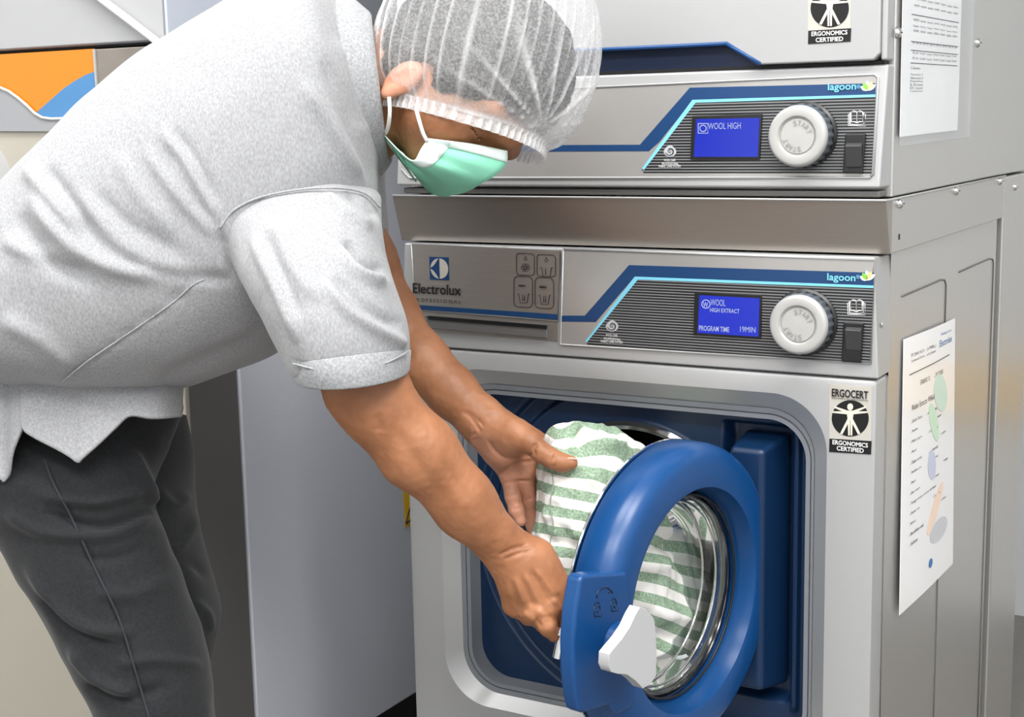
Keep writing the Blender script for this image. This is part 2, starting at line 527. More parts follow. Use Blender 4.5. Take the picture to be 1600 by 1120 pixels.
def lagoon(px, py, y, parent):
    # turquoise lettering and five small leaves
    l = ftext('panel_lettering', 'lagoon', CYAN, parent, px, py, 44, 14.5, y, bold=.015)
    ftext('panel_lettering', '®', CYAN, parent, px + 45, py - 6, 6, 6, y)
    for (dx, dy, a, L_, w_, mm) in ((62, -2, 150, 13, 3.4, WHITEP), (62, -3, 125, 13, 3.6, GREENL), (63, -4, 98, 14, 3.4, PALEBLUE), (62, -3, 62, 15, 3.6, PEACH), (62, -2, 38, 16, 3.2, WHITEP)):
        poly('panel_leaf', leaf_px(px + dx, py + dy - 1, radians(a), L_, w_), mm, parent, y - .0002 * (1 + (a % 7) * .2), .0004)


def display(pxs, inner, y, parent):
    fr = obj('display', MB().prism([F(a, b, y) for a, b in pxs], (0, -.0022, 0)), BLACK, parent, bevel=.0012)
    sc = obj('screen', MB().prism([F(a, b, y - .0022) for a, b in inner], (0, -.0004, 0)), SCREEN, fr)
    return sc


def knob(px, py, y, r, parent):
    c = np.array(F(px, py, y)); A = (0, -1., 0)
    base = obj('program_knob', MB().lathe([(r * 1.12, 0), (r * 1.12, .002), (r * 1.04, .004), (r * 1.02, .004)], c, A, 64, cap0=True, cap1=True), BLACK, parent, smooth='auto')
    def rib(rr, h, a): return rr * (1 + (.022 * cos(24 * a) if .004 < h < .019 else 0))
    obj('knob_rim', MB().lathe([(r * .98, .004), (r * 1.03, .006), (r * 1.02, .018), (r * .99, .020)], c, A, 144, rfun=rib), KNOBG, base, smooth='auto')
    f = obj('knob_face', MB().lathe([(r * 1.0, .0195), (r * .99, .022), (r * .95, .0245), (r * .88, .0255), (r * .66, .0245), (r * .61, .0215), (r * .58, .021), (r * .56, .0225), (0, .0228)], c, A, 72), KNOBW, base, smooth='auto', angle=50)
    # START twice around the dial
    for (a0, s) in ((60, 1), (240, 1)):
        for i, ch in enumerate('START'):
            a = radians(a0 - (i - 2) * 20)
            rad = np.array([cos(a), 0, sin(a)]); tan = np.array([sin(a), 0, -cos(a)])
            O = c + rad * r * .34 - tan * r * .06 + np.array([0, -.0231, 0])
            text('dial_letter', ch, EMBOSS, f, O, tan, rad, r * .12, r * .17, .01, .0002, N=TEXT_N)
    return base


def rocker(pxs, y, parent, cx, cy):
    b = obj('power_switch', MB().prism([F(a, c, y) for a, c in pxs], (0, -.004, 0)), BLACK, parent, bevel=.0015)
    x, _, z = F(cx, cy, y - .004)
    m = MB().add([(x - .0085, y - .004, z - .012), (x + .0085, y - .004, z - .012), (x + .0085, y - .009, z + .010), (x - .0085, y - .009, z + .010),
                  (x - .0085, y - .004, z + .013), (x + .0085, y - .004, z + .013)], [(0, 1, 2, 3), (3, 2, 5, 4), (0, 3, 4), (1, 5, 2), (0, 4, 5, 1)])
    obj('rocker', m, mat('rocker_grey', (58, 58, 60), .3), b, bevel=.001)
    return b


def book(px, py, y, parent):
    # open book symbol
    g = obj('manual_symbol', MB().tube([F(px + a, py + b, y) for a, b in ((0, -8), (-5, -9.5), (-9, -8), (-9, 8), (-5, 7), (0, 9), (5, 7), (9, 8), (9, -8), (5, -9.5), (0, -8), (0, 9))], .0006, 6), WHITEP, parent, smooth=True)
    outline_tube('symbol_stroke', [(px - 11, py - 7), (px - 11, py + 11), (px, py + 12), (px + 11, py + 11), (px + 11, py - 7)], .0005, WHITEP, g, y, False)
    outline_tube('symbol_stroke', [(px - 13.5, py - 5), (px - 13.5, py + 13), (px + 13.5, py + 14), (px + 13.5, py - 5)], .0004, WHITEP, g, y, False)


ys = -.0012
wool_mark(956.5, 509, ys, cp)
lagoon(1293, 441, -.0012, cp)
sc = display([(1086, 455), (1191, 460), (1190, 529), (1084, 523)], [(1093, 461), (1187, 466), (1185, 526), (1090, 520)], ys, cp)
ftext('screen_text', 'WOOL', SCRTXT, sc, 1111, 477, 23, 10, ys - .0026)
ftext('screen_text', 'HIGH EXTRACT', SCRTXT, sc, 1110, 487, 46, 6.5, ys - .0026, bold=.01)
ftext('screen_text', 'PROGRAM TIME', SCRTXT, sc, 1093, 516, 47, 8, ys - .0026, bold=.01)
ftext('screen_text', '19MIN', SCRTXT, sc, 1157, 518, 24, 8.5, ys - .0026)
outline_tube('screen_symbol', [(1103 + 6.5 * cos(t), 475 + 6.5 * sin(t)) for t in np.linspace(0, 2 * pi, 21)[:-1]], .0005, SCRTXT, sc, ys - .0028)
ftext('screen_text', 'W', SCRTXT, sc, 1099, 479.5, 8, 8, ys - .0026, bold=.01)
knob(1258, 503, ys, .0315, cp)
book(1338, 478, ys - .0003, cp)
rocker([(1319, 502), (1351, 504), (1346, 566), (1316, 564)], ys, cp, 1334, 530)
obj('fixing_screw', MB().sphere((W + .0005, .012, .757), (.001, .003, .003)), CHROME, wm, smooth=True)

# sticker: black round emblem with spread-armed figure between two lettered bars
def body_px(cx, cy, s):
    """outlines of a plain figure with limbs spread, s px tall half-size"""
    parts = [[(cx + .16 * s * cos(t), cy - .62 * s + .19 * s * sin(t)) for t in np.linspace(0, 2 * pi, 13)[:-1]],
             [(cx - .2 * s, cy - .42 * s), (cx + .2 * s, cy - .42 * s), (cx + .13 * s, cy + .1 * s), (cx - .13 * s, cy + .1 * s)]]
    for sg in (1, -1):
        parts.append([(cx + sg * .15 * s, cy - .42 * s), (cx + sg * .85 * s, cy - .66 * s), (cx + sg * .87 * s, cy - .58 * s), (cx + sg * .18 * s, cy - .27 * s)])
        parts.append([(cx + sg * .17 * s, cy - .38 * s), (cx + sg * .95 * s, cy - .38 * s), (cx + sg * .95 * s, cy - .3 * s), (cx + sg * .17 * s, cy - .22 * s)])
        parts.append([(cx, cy + .05 * s), (cx + sg * .14 * s, cy + .02 * s), (cx + sg * .55 * s, cy + .82 * s), (cx + sg * .42 * s, cy + .86 * s)])
        parts.append([(cx + sg * .01 * s, cy + .05 * s), (cx + sg * .13 * s, cy + .08 * s), (cx + sg * .11 * s, cy + .92 * s), (cx + sg * .02 * s, cy + .92 * s)])
    return parts


def ergo_sticker(x0, y0, x1, yb, y1, cx, cy, rx, ry, y, parent, top, k_=4):
    s = poly('ergonomics_sticker', [(x0, y0), (x1, y0 + k_), (x1 - 1, y1 + k_), (x0 - .5, y1)], STICK, parent, y, .0004)
    poly('emblem_disc', [(cx + rx * cos(t), cy + ry * sin(t)) for t in np.linspace(0, 2 * pi, 41)[:-1]], BLACKP, s, y - .0004, .0002)
    m = MB()
    for k, p in enumerate(body_px(cx, cy, rx)):
        m.prism([F(a, b, y - .0007 - .00002 * k) for a, b in p], (0, -.0003, 0))
    obj('emblem_figure', m, mat('figure_print', (214, 208, 196), .4), s)
    poly('black_bar', [(x0, yb), (x1, yb + k_), (x1 - 1, y1 + k_), (x0 - .5, y1)], BLACKP, s, y - .0004, .0002)
    w = x1 - x0
    h = (y1 - yb) * .335
    ftext('sticker_text', 'ERGONOMICS', WHITEP, s, x0 + w * .08, yb + h + 1.6, w * .84, h, y - .0004, bold=.02)
    ftext('sticker_text', 'CERTIFIED', WHITEP, s, x0 + w * .18, yb + 2 * h + 4.0, w * .64, h, y - .0004, bold=.02)
    if top:
        ftext('sticker_text', 'ERGOCERT', BLACKP, s, x0 + 4, y0 + 19, w - 9, 12.5, y - .0004, bold=.025)
        ftext('sticker_text', 'ERGONOMICS CERTIFYING INSTITUTE', BLACKP, s, x0 + 4, y0 + 22.5, w - 9, 2.4, y - .0004)


ergo_sticker(1296, 600, 1362, 685, 706, 1328.5, 653.5, 29, 28.5, 0, wm, True)

# ---- the door, standing open on its right-hand hinge
DC = np.array([.4456, -.119, .476]); TH = radians(80.3)
DH = np.array([-cos(TH), -sin(TH), 0]); DN = np.array([sin(TH), -cos(TH), 0])


def D(h, z, n): return DC + DH * h + ZA * z + DN * n


def onD(px, py, off=0.0):
    d = ray(px, py); P = CAM + d * (((DC + DN * off - CAM) @ DN) / (d @ DN)); q = P - DC
    return q @ DH, q[2]


DRR = .164
prof = [(.1175, -.006), (.119, -.001), (.123, 0), (.146, 0), (.153, -.002), (.159, -.007), (.163, -.014), (DRR, -.02), (DRR, -.042), (.160, -.047), (.14, -.048), (.112, -.046), (.109, -.034)]
m = MB().lathe(prof, DC, DN, 128, closed=True)
# lock flange on the free side
fl = [(.130, .066), (.150, .070), (.178, .0765), (.1995, .0805), (.2045, .079), (.2135, .05), (.2175, .02), (.2175, -.01), (.2135, -.037), (.2095, -.050), (.203, -.0535), (.185, -.056), (.160, -.0595), (.150, -.075), (.12, -.075), (.118, 0)]
m2 = MB().prism([D(h, z, -.014) for h, z in fl], DN * .0175)
dfr = obj('door', m, BLUE, wm, smooth='auto', angle=40)
obj('lock_flange', m2, BLUE, dfr, bevel=.004, seg=3)
obj('door_back_ring', MB().lathe([(.113, -.0482), (.1632, -.0482), (.1638, -.0494), (.1632, -.0506), (.113, -.0506)], DC, DN, 96, closed=True), CHROME, dfr, smooth='auto')
obj('glass_rim', MB().lathe([(.110, -.030), (.1085, -.027), (.104, -.027), (.1025, -.031), (.1025, -.036), (.110, -.036)], DC, DN, 96, closed=True), mat('dark_chrome', (120, 120, 122), .15, 1), dfr, smooth='auto')
GL, nt, b = nodes_of('door_glass')
nt.nodes.remove(b)
gt = nt.nodes.new('ShaderNodeBsdfTransparent'); gt.inputs[0].default_value = (.86, .9, .9, 1)
gg = nt.nodes.new('ShaderNodeBsdfGlossy'); gg.inputs['Roughness'].default_value = .03
fr = nt.nodes.new('ShaderNodeFresnel'); fr.inputs[0].default_value = 1.5
mm = nt.nodes.new('ShaderNodeMixShader')
nt.links.new(fr.outputs[0], mm.inputs[0]); nt.links.new(gt.outputs[0], mm.inputs[1]); nt.links.new(gg.outputs[0], mm.inputs[2])
nt.links.new(mm.outputs[0], nt.nodes['Material Output'].inputs[0])
for k, (r_, n_) in enumerate(((.1095, -.022), (.1005, -.040), (.0985, -.056))):
    obj('glass_ring', MB().lathe([(r_, n_), (r_ - .0016, n_ + .0016), (r_ - .0032, n_), (r_ - .0016, n_ - .0016)], DC, DN, 96, closed=True), CHROME if k else BLACK, dfr, smooth=True)
obj('door_glass', MB().lathe([(.1035, -.032), (.101, -.045), (.0985, -.062), (.094, -.078), (.091, -.080), (.088, -.090), (.078, -.096), (.04, -.098), (0.0005, -.098)], DC, DN, 96), GL, dfr, smooth=True)
# hub and paddle handle
hub = obj('handle_hub', MB().lathe([(.0215, 0), (.0205, .006), (.0165, .022), (.014, .036)], D(.150, .0, 0), DN, 40, cap1=True), BLUE, dfr, smooth='auto')
hpx = [(986, 945), (996, 948), (1012, 956), (1021, 966), (1023, 982), (1025, 1020), (1024, 1055), (1016, 1068), (1004, 1075), (991, 1072), (980, 1060), (966, 1050), (952, 1049), (941, 1046), (937, 1036), (938, 1018), (946, 1008), (958, 994), (970, 976), (979, 957)]
hp = [onD(a, b_, .046 if a > 1000 else .037) for a, b_ in hpx]
m = MB().prism([D(h, z, .035) for h, z in hp], DN * .012)
obj('door_handle', m, HANDLEW, dfr, bevel=.0045, seg=4)
# embossed lock symbols
def dtube(name, pts, r=.0006, close=False, n=.0036):
    p = [D(*onD(a, b_, .0035), n) for a, b_ in pts]
    if close: p.append(p[0])
    obj(name, MB().tube(p, r, 6), NAVYD, dfr, smooth=True)
dtube('rotation_arrow', [(932, 934), (933, 926), (937, 921), (943, 918), (949, 918), (954, 922), (957, 926)], .0008)
dtube('rotation_arrow', [(951, 918), (957, 926), (950, 925)], .0007)
dtube('unlock_symbol', [(927, 949), (937, 946), (939, 962), (929, 963)], .0007, True)
dtube('unlock_symbol', [(929, 947), (929, 942), (933, 940), (936, 942)], .0007)
dtube('unlock_symbol', [(933, 952), (933, 957)], .0009)
dtube('lock_symbol', [(954, 941), (963, 939), (965, 953), (956, 955)], .0007, True)
dtube('lock_symbol', [(956, 940), (956, 936), (959, 934), (962, 936), (962, 939)], .0007)
dtube('lock_symbol', [(959, 945), (960, 949)], .0009)
# chrome latch pin behind the flange
la = at(881, 990, 1.350); lb = at(873, 1028, 1.350)
m = MB().tube([la, lb], .0062, 20)
m.tube([at(883, 980, 1.350), at(880.5, 992, 1.350)], .0092, 20)
m.tube([at(882.2, 983.5, 1.350), at(881.8, 985.5, 1.350)], .0098, 20)
obj('door_latch', m, CHROME, dfr, smooth='auto')
# hinge block between ring and recess
m = MB().add([(.430, .004, .335), (.470, .004, .335), (.484, .058, .328), (.430, .058, .328), (.430, .004, .612), (.470, .004, .612), (.484, .058, .624), (.430, .058, .624)],
             [(0, 3, 2, 1), (4, 5, 6, 7), (0, 1, 5, 4), (1, 2, 6, 5), (2, 3, 7, 6), (3, 0, 4, 7)])
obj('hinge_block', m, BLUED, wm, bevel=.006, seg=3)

# pressed seams on the right side panel
def side_seam(pxs, X=W + .0003, r=.0012):
    obj('pressed_seam', MB().tube([onX(a, b_, X) for a, b_ in pxs], r, 6), SIDEDARK, wm, smooth=True)
def seam_down(pxs):
    p = [onX(a, b_, W + .0003) for a, b_ in pxs]
    p = p + [np.array([p[-1][0], p[-1][1], z]) for z in (.5, .3, .08)]
    obj('pressed_seam', MB().tube(p, .0012, 6), SIDEDARK, wm, smooth=True)
seam_down([(1409, 463), (1440, 450), (1470, 437), (1476, 437.5), (1478, 445)])
seam_down([(1498, 425), (1525, 413), (1546, 404), (1551, 405), (1552, 412)])
side_seam([(1385.6, 587), (1377, 1000), (1374, 1150)], r=.0008)

# ================================================================== STACKING LEDGE
LZ0, LZ1 = .8297, .8858
lg = thing('stacking_frame', 'sloped plain steel ledge panel between the washer and the dryer', 'stacking frame', (W / 2, .28, LZ0))
m = MB().add([(-.006, -.0034, LZ1), (W + .006, -.0034, LZ1), (W + .006, .0136, LZ0), (-.006, .0136, LZ0),
              (-.006, .02, LZ1), (W + .006, .02, LZ1), (W + .006, .02, LZ0), (-.006, .02, LZ0)],
             [(0, 1, 2, 3), (4, 7, 6, 5), (0, 4, 5, 1), (1, 5, 6, 2), (2, 6, 7, 3), (3, 7, 4, 0)])
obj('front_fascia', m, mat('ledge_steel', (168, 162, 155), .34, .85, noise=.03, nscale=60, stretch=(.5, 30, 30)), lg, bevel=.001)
obj('side_panel', MB().box(W - .02, W + .0055, .0205, .566, LZ0, LZ1), STEELH, lg, bevel=.001)
obj('side_panel', MB().box(-.0055, .02, .0205, .566, LZ0, LZ1), STEELH, lg, bevel=.001)
obj('top_edge', MB().tube([(-.0065, .0, LZ1), (-.005, -.0034, LZ1), (W + .005, -.0034, LZ1), (W + .0065, .0, LZ1), (W + .0065, .3, LZ1), (W + .0065, .566, LZ1)], .0013, 6), SILVER, lg, smooth=True)


def screw(px, py, X, parent, r=.0045):
    p = onX(px, py, X)
    s = obj('screw', MB().lathe([(r * 1.2, 0), (r * 1.15, .001), (r, .003), (r * .6, .0045), (0, .0048)], p, XA, 20), CHROME, parent, smooth='auto')
    obj('screw_slot', MB().box(p[0] + .0046, p[0] + .0052, p[1] - r * .5, p[1] + r * .5, p[2] - r * .12, p[2] + r * .12), DARK, s)


for a, b_ in ((1405, 318), (1493, 298), (1562, 283)): screw(a, b_, W + .0055, lg)
obj('slot', MB().box(W + .005, W + .006, .047, .051, .842, .848), DARK, lg)

# ================================================================== DRYER (upper)
DT = 1.72
dy = thing('tumble_dryer', 'upper steel dryer stacked on the washer with blue screen reading WOOL HIGH', 'tumble dryer', (W / 2, .4, LZ1))
obj('cabinet', MB().box(0, W + .003, .03, .76, LZ1 + .0015, DT), STEEL, dy, bevel=.002)
obj('base_strip', MB().box(.004, W - .003, .006, .032, LZ1 + .0022, LZ1 + .009), SIDEDARK, dy, bevel=.002)
PB, PT = .8975, 1.0215
m = MB().add([(-.002, 0, PB), (W - .002, 0, PB), (W + .001, .013, PT), (0, .013, PT), (0, .032, PB), (W, .032, PB), (W + .002, .032, PT), (0, .032, PT)],
             [(0, 1, 2, 3), (4, 7, 6, 5), (0, 4, 5, 1), (1, 5, 6, 2), (2, 6, 7, 3), (3, 7, 4, 0)])
up = obj('control_panel', m, SILVER, dy, bevel=.003)
# the face tilts back: shapes are laid on its plane
TS = (.013 - 0) / (PT - PB)


def onTilt(px, py, lift=0.0):
    # plane through (x,0,PB) with y = TS*(z-PB) - lift
    d = ray(px, py); n = np.array([0, 1.0, -TS]); c = np.array([0, -lift, PB])
    return CAM + d * (((c - CAM) @ n) / (d @ n))


TN = np.array([0, -1.0, TS]); TN /= np.linalg.norm(TN); TU = np.array([0, TS, 1.0]); TU /= np.linalg.norm(TU)
_F0, _TN0 = F, TEXT_N
def F(px, py, y=0.0):               # from here to the end of the dryer panel: shapes on the tilted face
    return tuple(onTilt(px, py, -y))
poly('panel_film', [(626, 150), (1340, 117), (1364, 117), (1370, 122), (1363, 270), (1358, 275), (640, 276), (628, 262)], PANELFACE, up, 0, .0008)
obj('panel_edge', MB().tube([F(626, 150, -.001), F(1366, 116, -.001), F(1372, 121, -.001), F(1364, 273, -.001), F(1360, 277, -.001), F(640, 278, -.001), F(627, 264, -.001)], .0014, 6), SILVER, up, smooth=True)
poly('pinstripe_field', [(1084, 159), (1368, 150), (1362, 271), (1006, 270), (1003, 264)], PINSTRIPE, up, -.0008, .0004)
poly('navy_band', [(1078, 137), (1368, 130), (1368, 148), (1082, 157), (1030, 222), (1014, 236), (780, 237), (780, 227), (1000, 226)], NAVY, up, -.0008, .0004)
poly('cyan_line', [(1082, 156), (1368, 147.5), (1368, 151.5), (1087, 160.5), (1006, 266), (1003.5, 263)], CYAN, up, -.0008, .0006)
wool_mark(1047, 236, -.0012, up)
lagoon(1294, 144.5, -.0012, up)
sc = display([(1082, 181), (1192, 177), (1188, 249), (1079, 249)], [(1088, 186), (1187, 184), (1184, 245), (1084, 245)], ys, up)
ftext('screen_text', 'WOOL HIGH', SCRTXT, sc, 1107, 202, 51, 10, ys - .0026)
outline_tube('screen_symbol', [(1091, 193), (1106, 193), (1106, 208), (1091, 208)], .0005, SCRTXT, sc, ys - .0028)
outline_tube('screen_symbol', [(1098.5 + 5 * cos(t), 200.5 + 5 * sin(t)) for t in np.linspace(0, 2 * pi, 17)[:-1]], .0005, SCRTXT, sc, ys - .0028)
knob(1257, 212, ys, .0315, up)
book(1339, 183, ys - .0003, up)
rocker([(1322, 209), (1354, 208), (1349, 271), (1318, 270)], ys, up, 1336, 243)
F, TEXT_N = _F0, _TN0

# dryer door with a cut-away navy grip along its lower edge
YD = .004
DB = 1.0255
grip = [(-.0, DB), (.10, DB), (.125, 1.0485), (.427, 1.0485), (.4635, 1.0255)]
a0 = np.array(onY(1135, 68, YD)); a1 = np.array(onY(1188, 103, YD)); a2 = np.array(onY(940, 78, YD))
gz = a0[2]
pts = [(.004, DB), (.10, DB), (.135, gz), (a0[0], gz), (a1[0], DB), (W - .012, DB), (W - .006, DB + .006), (W - .006, 1.60), (.004, 1.60)]
m = MB().prism([(x, YD, z) for x, z in pts], (0, .022, 0))
dd = obj('door', m, SILVER, dy, bevel=.002)
obj('door_side_trim', MB().box(W - .0062, W + .0005, .008, .03, DB, 1.60), SILVER, dy, bevel=.002)
obj('grip_recess', MB().box(.09, a1[0] + .004, YD + .012, YD + .020, DB - .004, gz + .004), NAVYD, dy)
m = MB()
lip = [(.10, DB), (.135, gz), (a0[0], gz), (a1[0], DB + .0005)]
for (p, q) in zip(lip[:-1], lip[1:]):
    m.tube([(p[0], YD - .0003, p[1]), (q[0], YD - .0003, q[1])], .0022, 8)
obj('grip_lip', m, BLUE, dd, smooth=True)
obj('gap_strip', MB().box(.0, W - .004, .0145, .03, PT + .0005, DB - .0005), DARK, dy)
ergo_sticker(1263, -38, 1330, 48, 69, 1296.5, 13, 30, 30, YD, dy, False, -4)

# screws on the dryer side
for a, b_ in ((1527, 67), (1401.5, 51)): screw(a, b_, W + .003, dy, .005)

# lower rear cabinet beyond the washer (right-hand edge of the picture)
obj('gap_shade_strip', MB().box(.55, .588, .5555, .573, .06, .825), DARK, wm)  # black strip added to stand in for the shade of the deep gap
rc = thing('service_cabinet', 'tall steel cabinet panel behind the washer at the right edge', 'cabinet', (.5, .66, 0))
obj('body', MB().box(.01, .6, .574, .76, .0, .884), STEEL, rc, bevel=.003)
screw(1585, 292, .6, rc)

# ================================================================== PAPER NOTICES
XS = W + .0008
p = [onX(a, b_, XS) for a, b_ in ((1410, 530), (1488, 497), (1487, 880), (1398, 960))]
n2 = thing('notice', 'laminated white procedure sheet taped to the washer side panel', 'notice', tuple(p[3]))


def sheet(name, c4, m_, parent, t=.0006, bow=.004, nu=8, nv=10, base=.0):
    """a slightly bowed sheet between four corners TL,TR,BR,BL, standing off +X"""
    c4 = [np.array(q) for q in c4]; G = []
    for j in range(nv + 1):
        row = []
        for i in range(nu + 1):
            u, v = i / nu, j / nv
            P = (c4[0] * (1 - u) + c4[1] * u) * (1 - v) + (c4[3] * (1 - u) + c4[2] * u) * v
            P = P + XA * (base + .001 + bow * (sin(pi * u) * .35 + .65 * (1 - u) ** 2 * v + .3 * u * (1 - v)))
            row.append(P)
        G.append(row)
    mb = MB(); vs = [q for r in G for q in r]; w = nu + 1; n = len(vs)
    vs2 = [q + XA * t for q in vs]; fs = []
    for j in range(nv):
        for i in range(nu):
            a = j * w + i; fs.append((a, a + 1, a + w + 1, a + w)); fs.append((n + a, n + a + w, n + a + w + 1, n + a + 1))
    edge = [i for i in range(w)] + [j * w + nu for j in range(1, nv + 1)] + [nv * w + i for i in range(nu - 1, -1, -1)] + [j * w for j in range(nv - 1, 0, -1)]
    for a, b2 in zip(edge, edge[1:] + edge[:1]): fs.append((a, b2, n + b2, n + a))
    mb.add(vs + vs2, fs)
    return obj(name, mb, m_, parent, smooth='auto'), (lambda u, v, l=.0: ((c4[0] * (1 - u) + c4[1] * u) * (1 - v) + (c4[3] * (1 - u) + c4[2] * u) * v) + XA * (base + .001 + t + l + bow * (sin(pi * u) * .35 + .65 * (1 - u) ** 2 * v + .3 * u * (1 - v))))


SLEEVE = mat('clear_sleeve', (226, 232, 236), .12, 0, Alpha=.16)
PAPERG = mat('laminated_paper', (250, 250, 251), .35, Coat_Weight=.5, Coat_Roughness=.1)
ps, S2 = sheet('laminated_sheet', p, PAPERG, n2, bow=.006)


def stext(S, s, u, v, w, h, m_, parent, bold=0, name='printed_text'):
    O = S(u, v, .0004); Ux = S(u + w, v, .0004) - O; Vv = S(u, v - h, .0004) - O
    wl, hl = np.linalg.norm(Ux), np.linalg.norm(Vv)
    return text(name, s, m_, parent, O, Ux / wl, Vv / hl, wl, hl, bold, .0, N=XA)


stext(S2, 'Thinking of you', .66, .045, .24, .014, INKB, ps)
stext(S2, 'Electrolux', .64, .083, .28, .026, INKB, ps, name='brand_lettering')
stext(S2, 'PT. DIAN INDONESIA PRIMA, jl', .12, .078, .44, .016, INK, ps)
stext(S2, 'Commercial Kitchen, Laundry Systems', .12, .096, .44, .013, INK, ps)
u0 = S2(.1, .135, .0003); u1 = S2(.86, .13, .0003)
obj('ruled_line', MB().tube([u0, S2(.5, .1325, .0003), u1], .0006, 4), BLACKP, ps)
stext(S2, 'STANDARD OPERATING PROCEDURE', .28, .19, .44, .018, BLACKP, ps)
stext(S2, 'Washer Extractor WH6-6', .14, .27, .40, .022, BLACKP, ps)
rows = ['Sortir linen berdasarkan bahan', 'Pastikan Pintu tertutup dengan rapat', 'Pilih program yang akan dipakai', 'Masukkan chemical dan softener sesuai jenis', 'Tekan tombol start untuk memulai', 'Pastikan program berjalan normal', 'Masukkan deterjen ke laci sesuai takaran dan tunggu', 'Jika mesin selesai keluarkan linen', 'Tunggu sampai putaran berhenti', 'Display menunjukkan Process Complete', 'Buka pintu mesin dan pindahkan linen ke dryer', 'Bersihkan seal', 'Selesai']
for i, r_ in enumerate(rows):
    stext(S2, '- ' + r_, .13, .315 + i * .038, min(.72, .0145 * len(r_) + .04), .013, INK, ps)
m = MB()
def blob(S, u, v, du, dv, a=0, n=24):
    return [S(u + du * cos(t) * cos(a) - dv * sin(t) * sin(a), v + du * cos(t) * sin(a) * .6 + dv * sin(t) * cos(a), .00025) for t in np.linspace(0, 2 * pi, n + 1)[:-1]]
for (u, v, du, dv, a, c) in ((.68, .26, .16, .07, .5, (206, 228, 212)), (.55, .36, .16, .05, .9, (206, 232, 206)), (.52, .52, .10, .06, .9, (200, 206, 228)), (.60, .70, .2, .045, -.7, (248, 222, 202)), (.68, .80, .18, .045, 0, (206, 208, 214))):
    obj('printed_leaf', MB().prism(blob(S2, u, v, du, dv, a), XA * .0001), mat('pale_print', c, .5), ps)
obj('printed_crest', MB().prism(blob(S2, .52, .905, .035, .018), XA * .0002), INKB, ps)

q = [onX(a, b_, W + .0035) for a, b_ in ((1403, -30), (1518, -30), (1512, 213), (1401.5, 228))]
q[0][2] = q[1][2] = max(q[0][2], q[1][2]) + .02; q[0][1] = q[3][1]; q[1][1] = q[2][1]
n1 = thing('notice', 'white table sheet in clear sleeve taped to the dryer side', 'notice', tuple(q[3]))
psl, S1 = sheet('plastic_sleeve', q, SLEEVE, n1, bow=.001, t=.0003, base=.0012)
pin = [S1(.0, .0, -.0013), S1(.80, .0, -.0013), S1(.80, .955, -.0013), S1(.0, .955, -.0013)]
pp, S1p = sheet('paper', pin, PAPERG, n1, bow=.0, t=.0003, base=-.0004)
# a ruled table: four rules and small words in seven columns
vt = lambda py: (py - w2px(S1p(.5, 0))[1]) / (w2px(S1p(.5, 1))[1] - w2px(S1p(.5, 0))[1])
for py in (27, 67, 80, 99):
    v = vt(py); obj('ruled_line', MB().tube([S1p(.14, v, .0003), S1p(.95, v + .0, .0003)], .0004, 4), INK, pp)
for py, n_, words in ((5, 3, 'program'), (14, 3, 'wash'), (36, 3, 'normal'), (45, 3, 'heavy'), (52, 2, 'cotton'), (70, 1, '1.5'), (85, 1, '0 normal'), (93, 1, '0 small')):
    for k in range(7):
        stext(S1p, words if k else words[:4], .17 + k * .112, vt(py + (k % 3) * .3), .085, .012, INK, pp)
stext(S1p, 'Catatan:', .14, vt(108), .16, .013, INK, pp)
for k, s_ in enumerate(('Temperatur C', 'Waktu normal 15', 'Kapasitas', 'B: 30 menit', 'D: cuci', 'S: pemerasan')):
    stext(S1p, s_, .14, vt(118 + k * 5), .2, .012, INK, pp)

# ================================================================== LEFT STACK
XR, YF = -.25, -.12
XL = -.85
ll = thing('washing_machine', 'left-hand machine with orange and blue control panel and round white door', 'washing machine', (-.55, .2, 0))
LT = 1.0745
obj('cabinet', MB().box(XL, XR, -.02, .70, .062, LT), [SIDELIT], ll, bevel=.003)
obj('plinth', MB().box(XL + .02, XR - .02, .0, .66, 0, .062), DARK, ll)
obj('front_frame', MB().box(XL, XR - .003, YF + .006, -.0215, .062, LT - .002), SIDEDARK, ll, bevel=.002)  # darker grey stands in for the shade on its slightly angled side
zl = onY(60, 203, YF)[2]
obj('front_panel', MB().box(XL, XR - .004, YF, YF + .02, .08, zl), BEIGE, ll, bevel=.002)
xo = onY(148, 71, YF)[0]
obj('steel_column', MB().box(xo, XR - .004, YF, YF + .02, zl + .001, LT - .002), TAN, ll, bevel=.002)
obj('column_edge', MB().box(xo - .002, xo + .001, YF - .002, YF + .02, zl + .001, LT - .002), WHITEM, ll)
zo0 = onY(120, 183, YF)[2]
obj('fascia_surround', MB().box(XL, xo - .002, YF + .004, YF + .02, zl + .001, LT - .002), mat('mid_grey_plastic', (150, 152, 156), .45), ll)
of = obj('orange_fascia', MB().box(XL, xo - .0025, YF, YF + .01, zo0, LT - .0015), ORANGE, ll)
# blue wave and the curved grey border that frames the door
bl = [(57, 176), (66, 168), (82, 154), (100, 138), (118, 126), (134, 117), (148, 112), (150, 184), (62, 184)]
poly('blue_wave', bl, SKYBLUE, of, YF, .0006)
bd = [(-60, 132), (-20, 132), (0, 137), (14, 143), (28, 153), (42, 165), (54, 177), (66, 184), (80, 186), (146, 184), (146, 205), (-60, 205)]
poly('curved_border', bd, mat('grey_border', (148, 150, 154), .4), ll, YF, .004)
obj('border_edge', MB().tube([F(a, b_, YF - .004) for a, b_ in bd[1:10]], .0022, 8), mat('light_border', (186, 184, 180), .35), ll, smooth=True)
dc = np.array(onY(-75, 335, YF)); rpx = .138
dl = obj('door', MB().lathe([(rpx * .60, .005), (rpx * .62, .022), (rpx * .7, .03), (rpx * .95, .03), (rpx, .024), (rpx * 1.01, .012), (rpx * 1.01, 0)], dc, (0, -1, 0), 96), WHITEM, ll, smooth='auto')
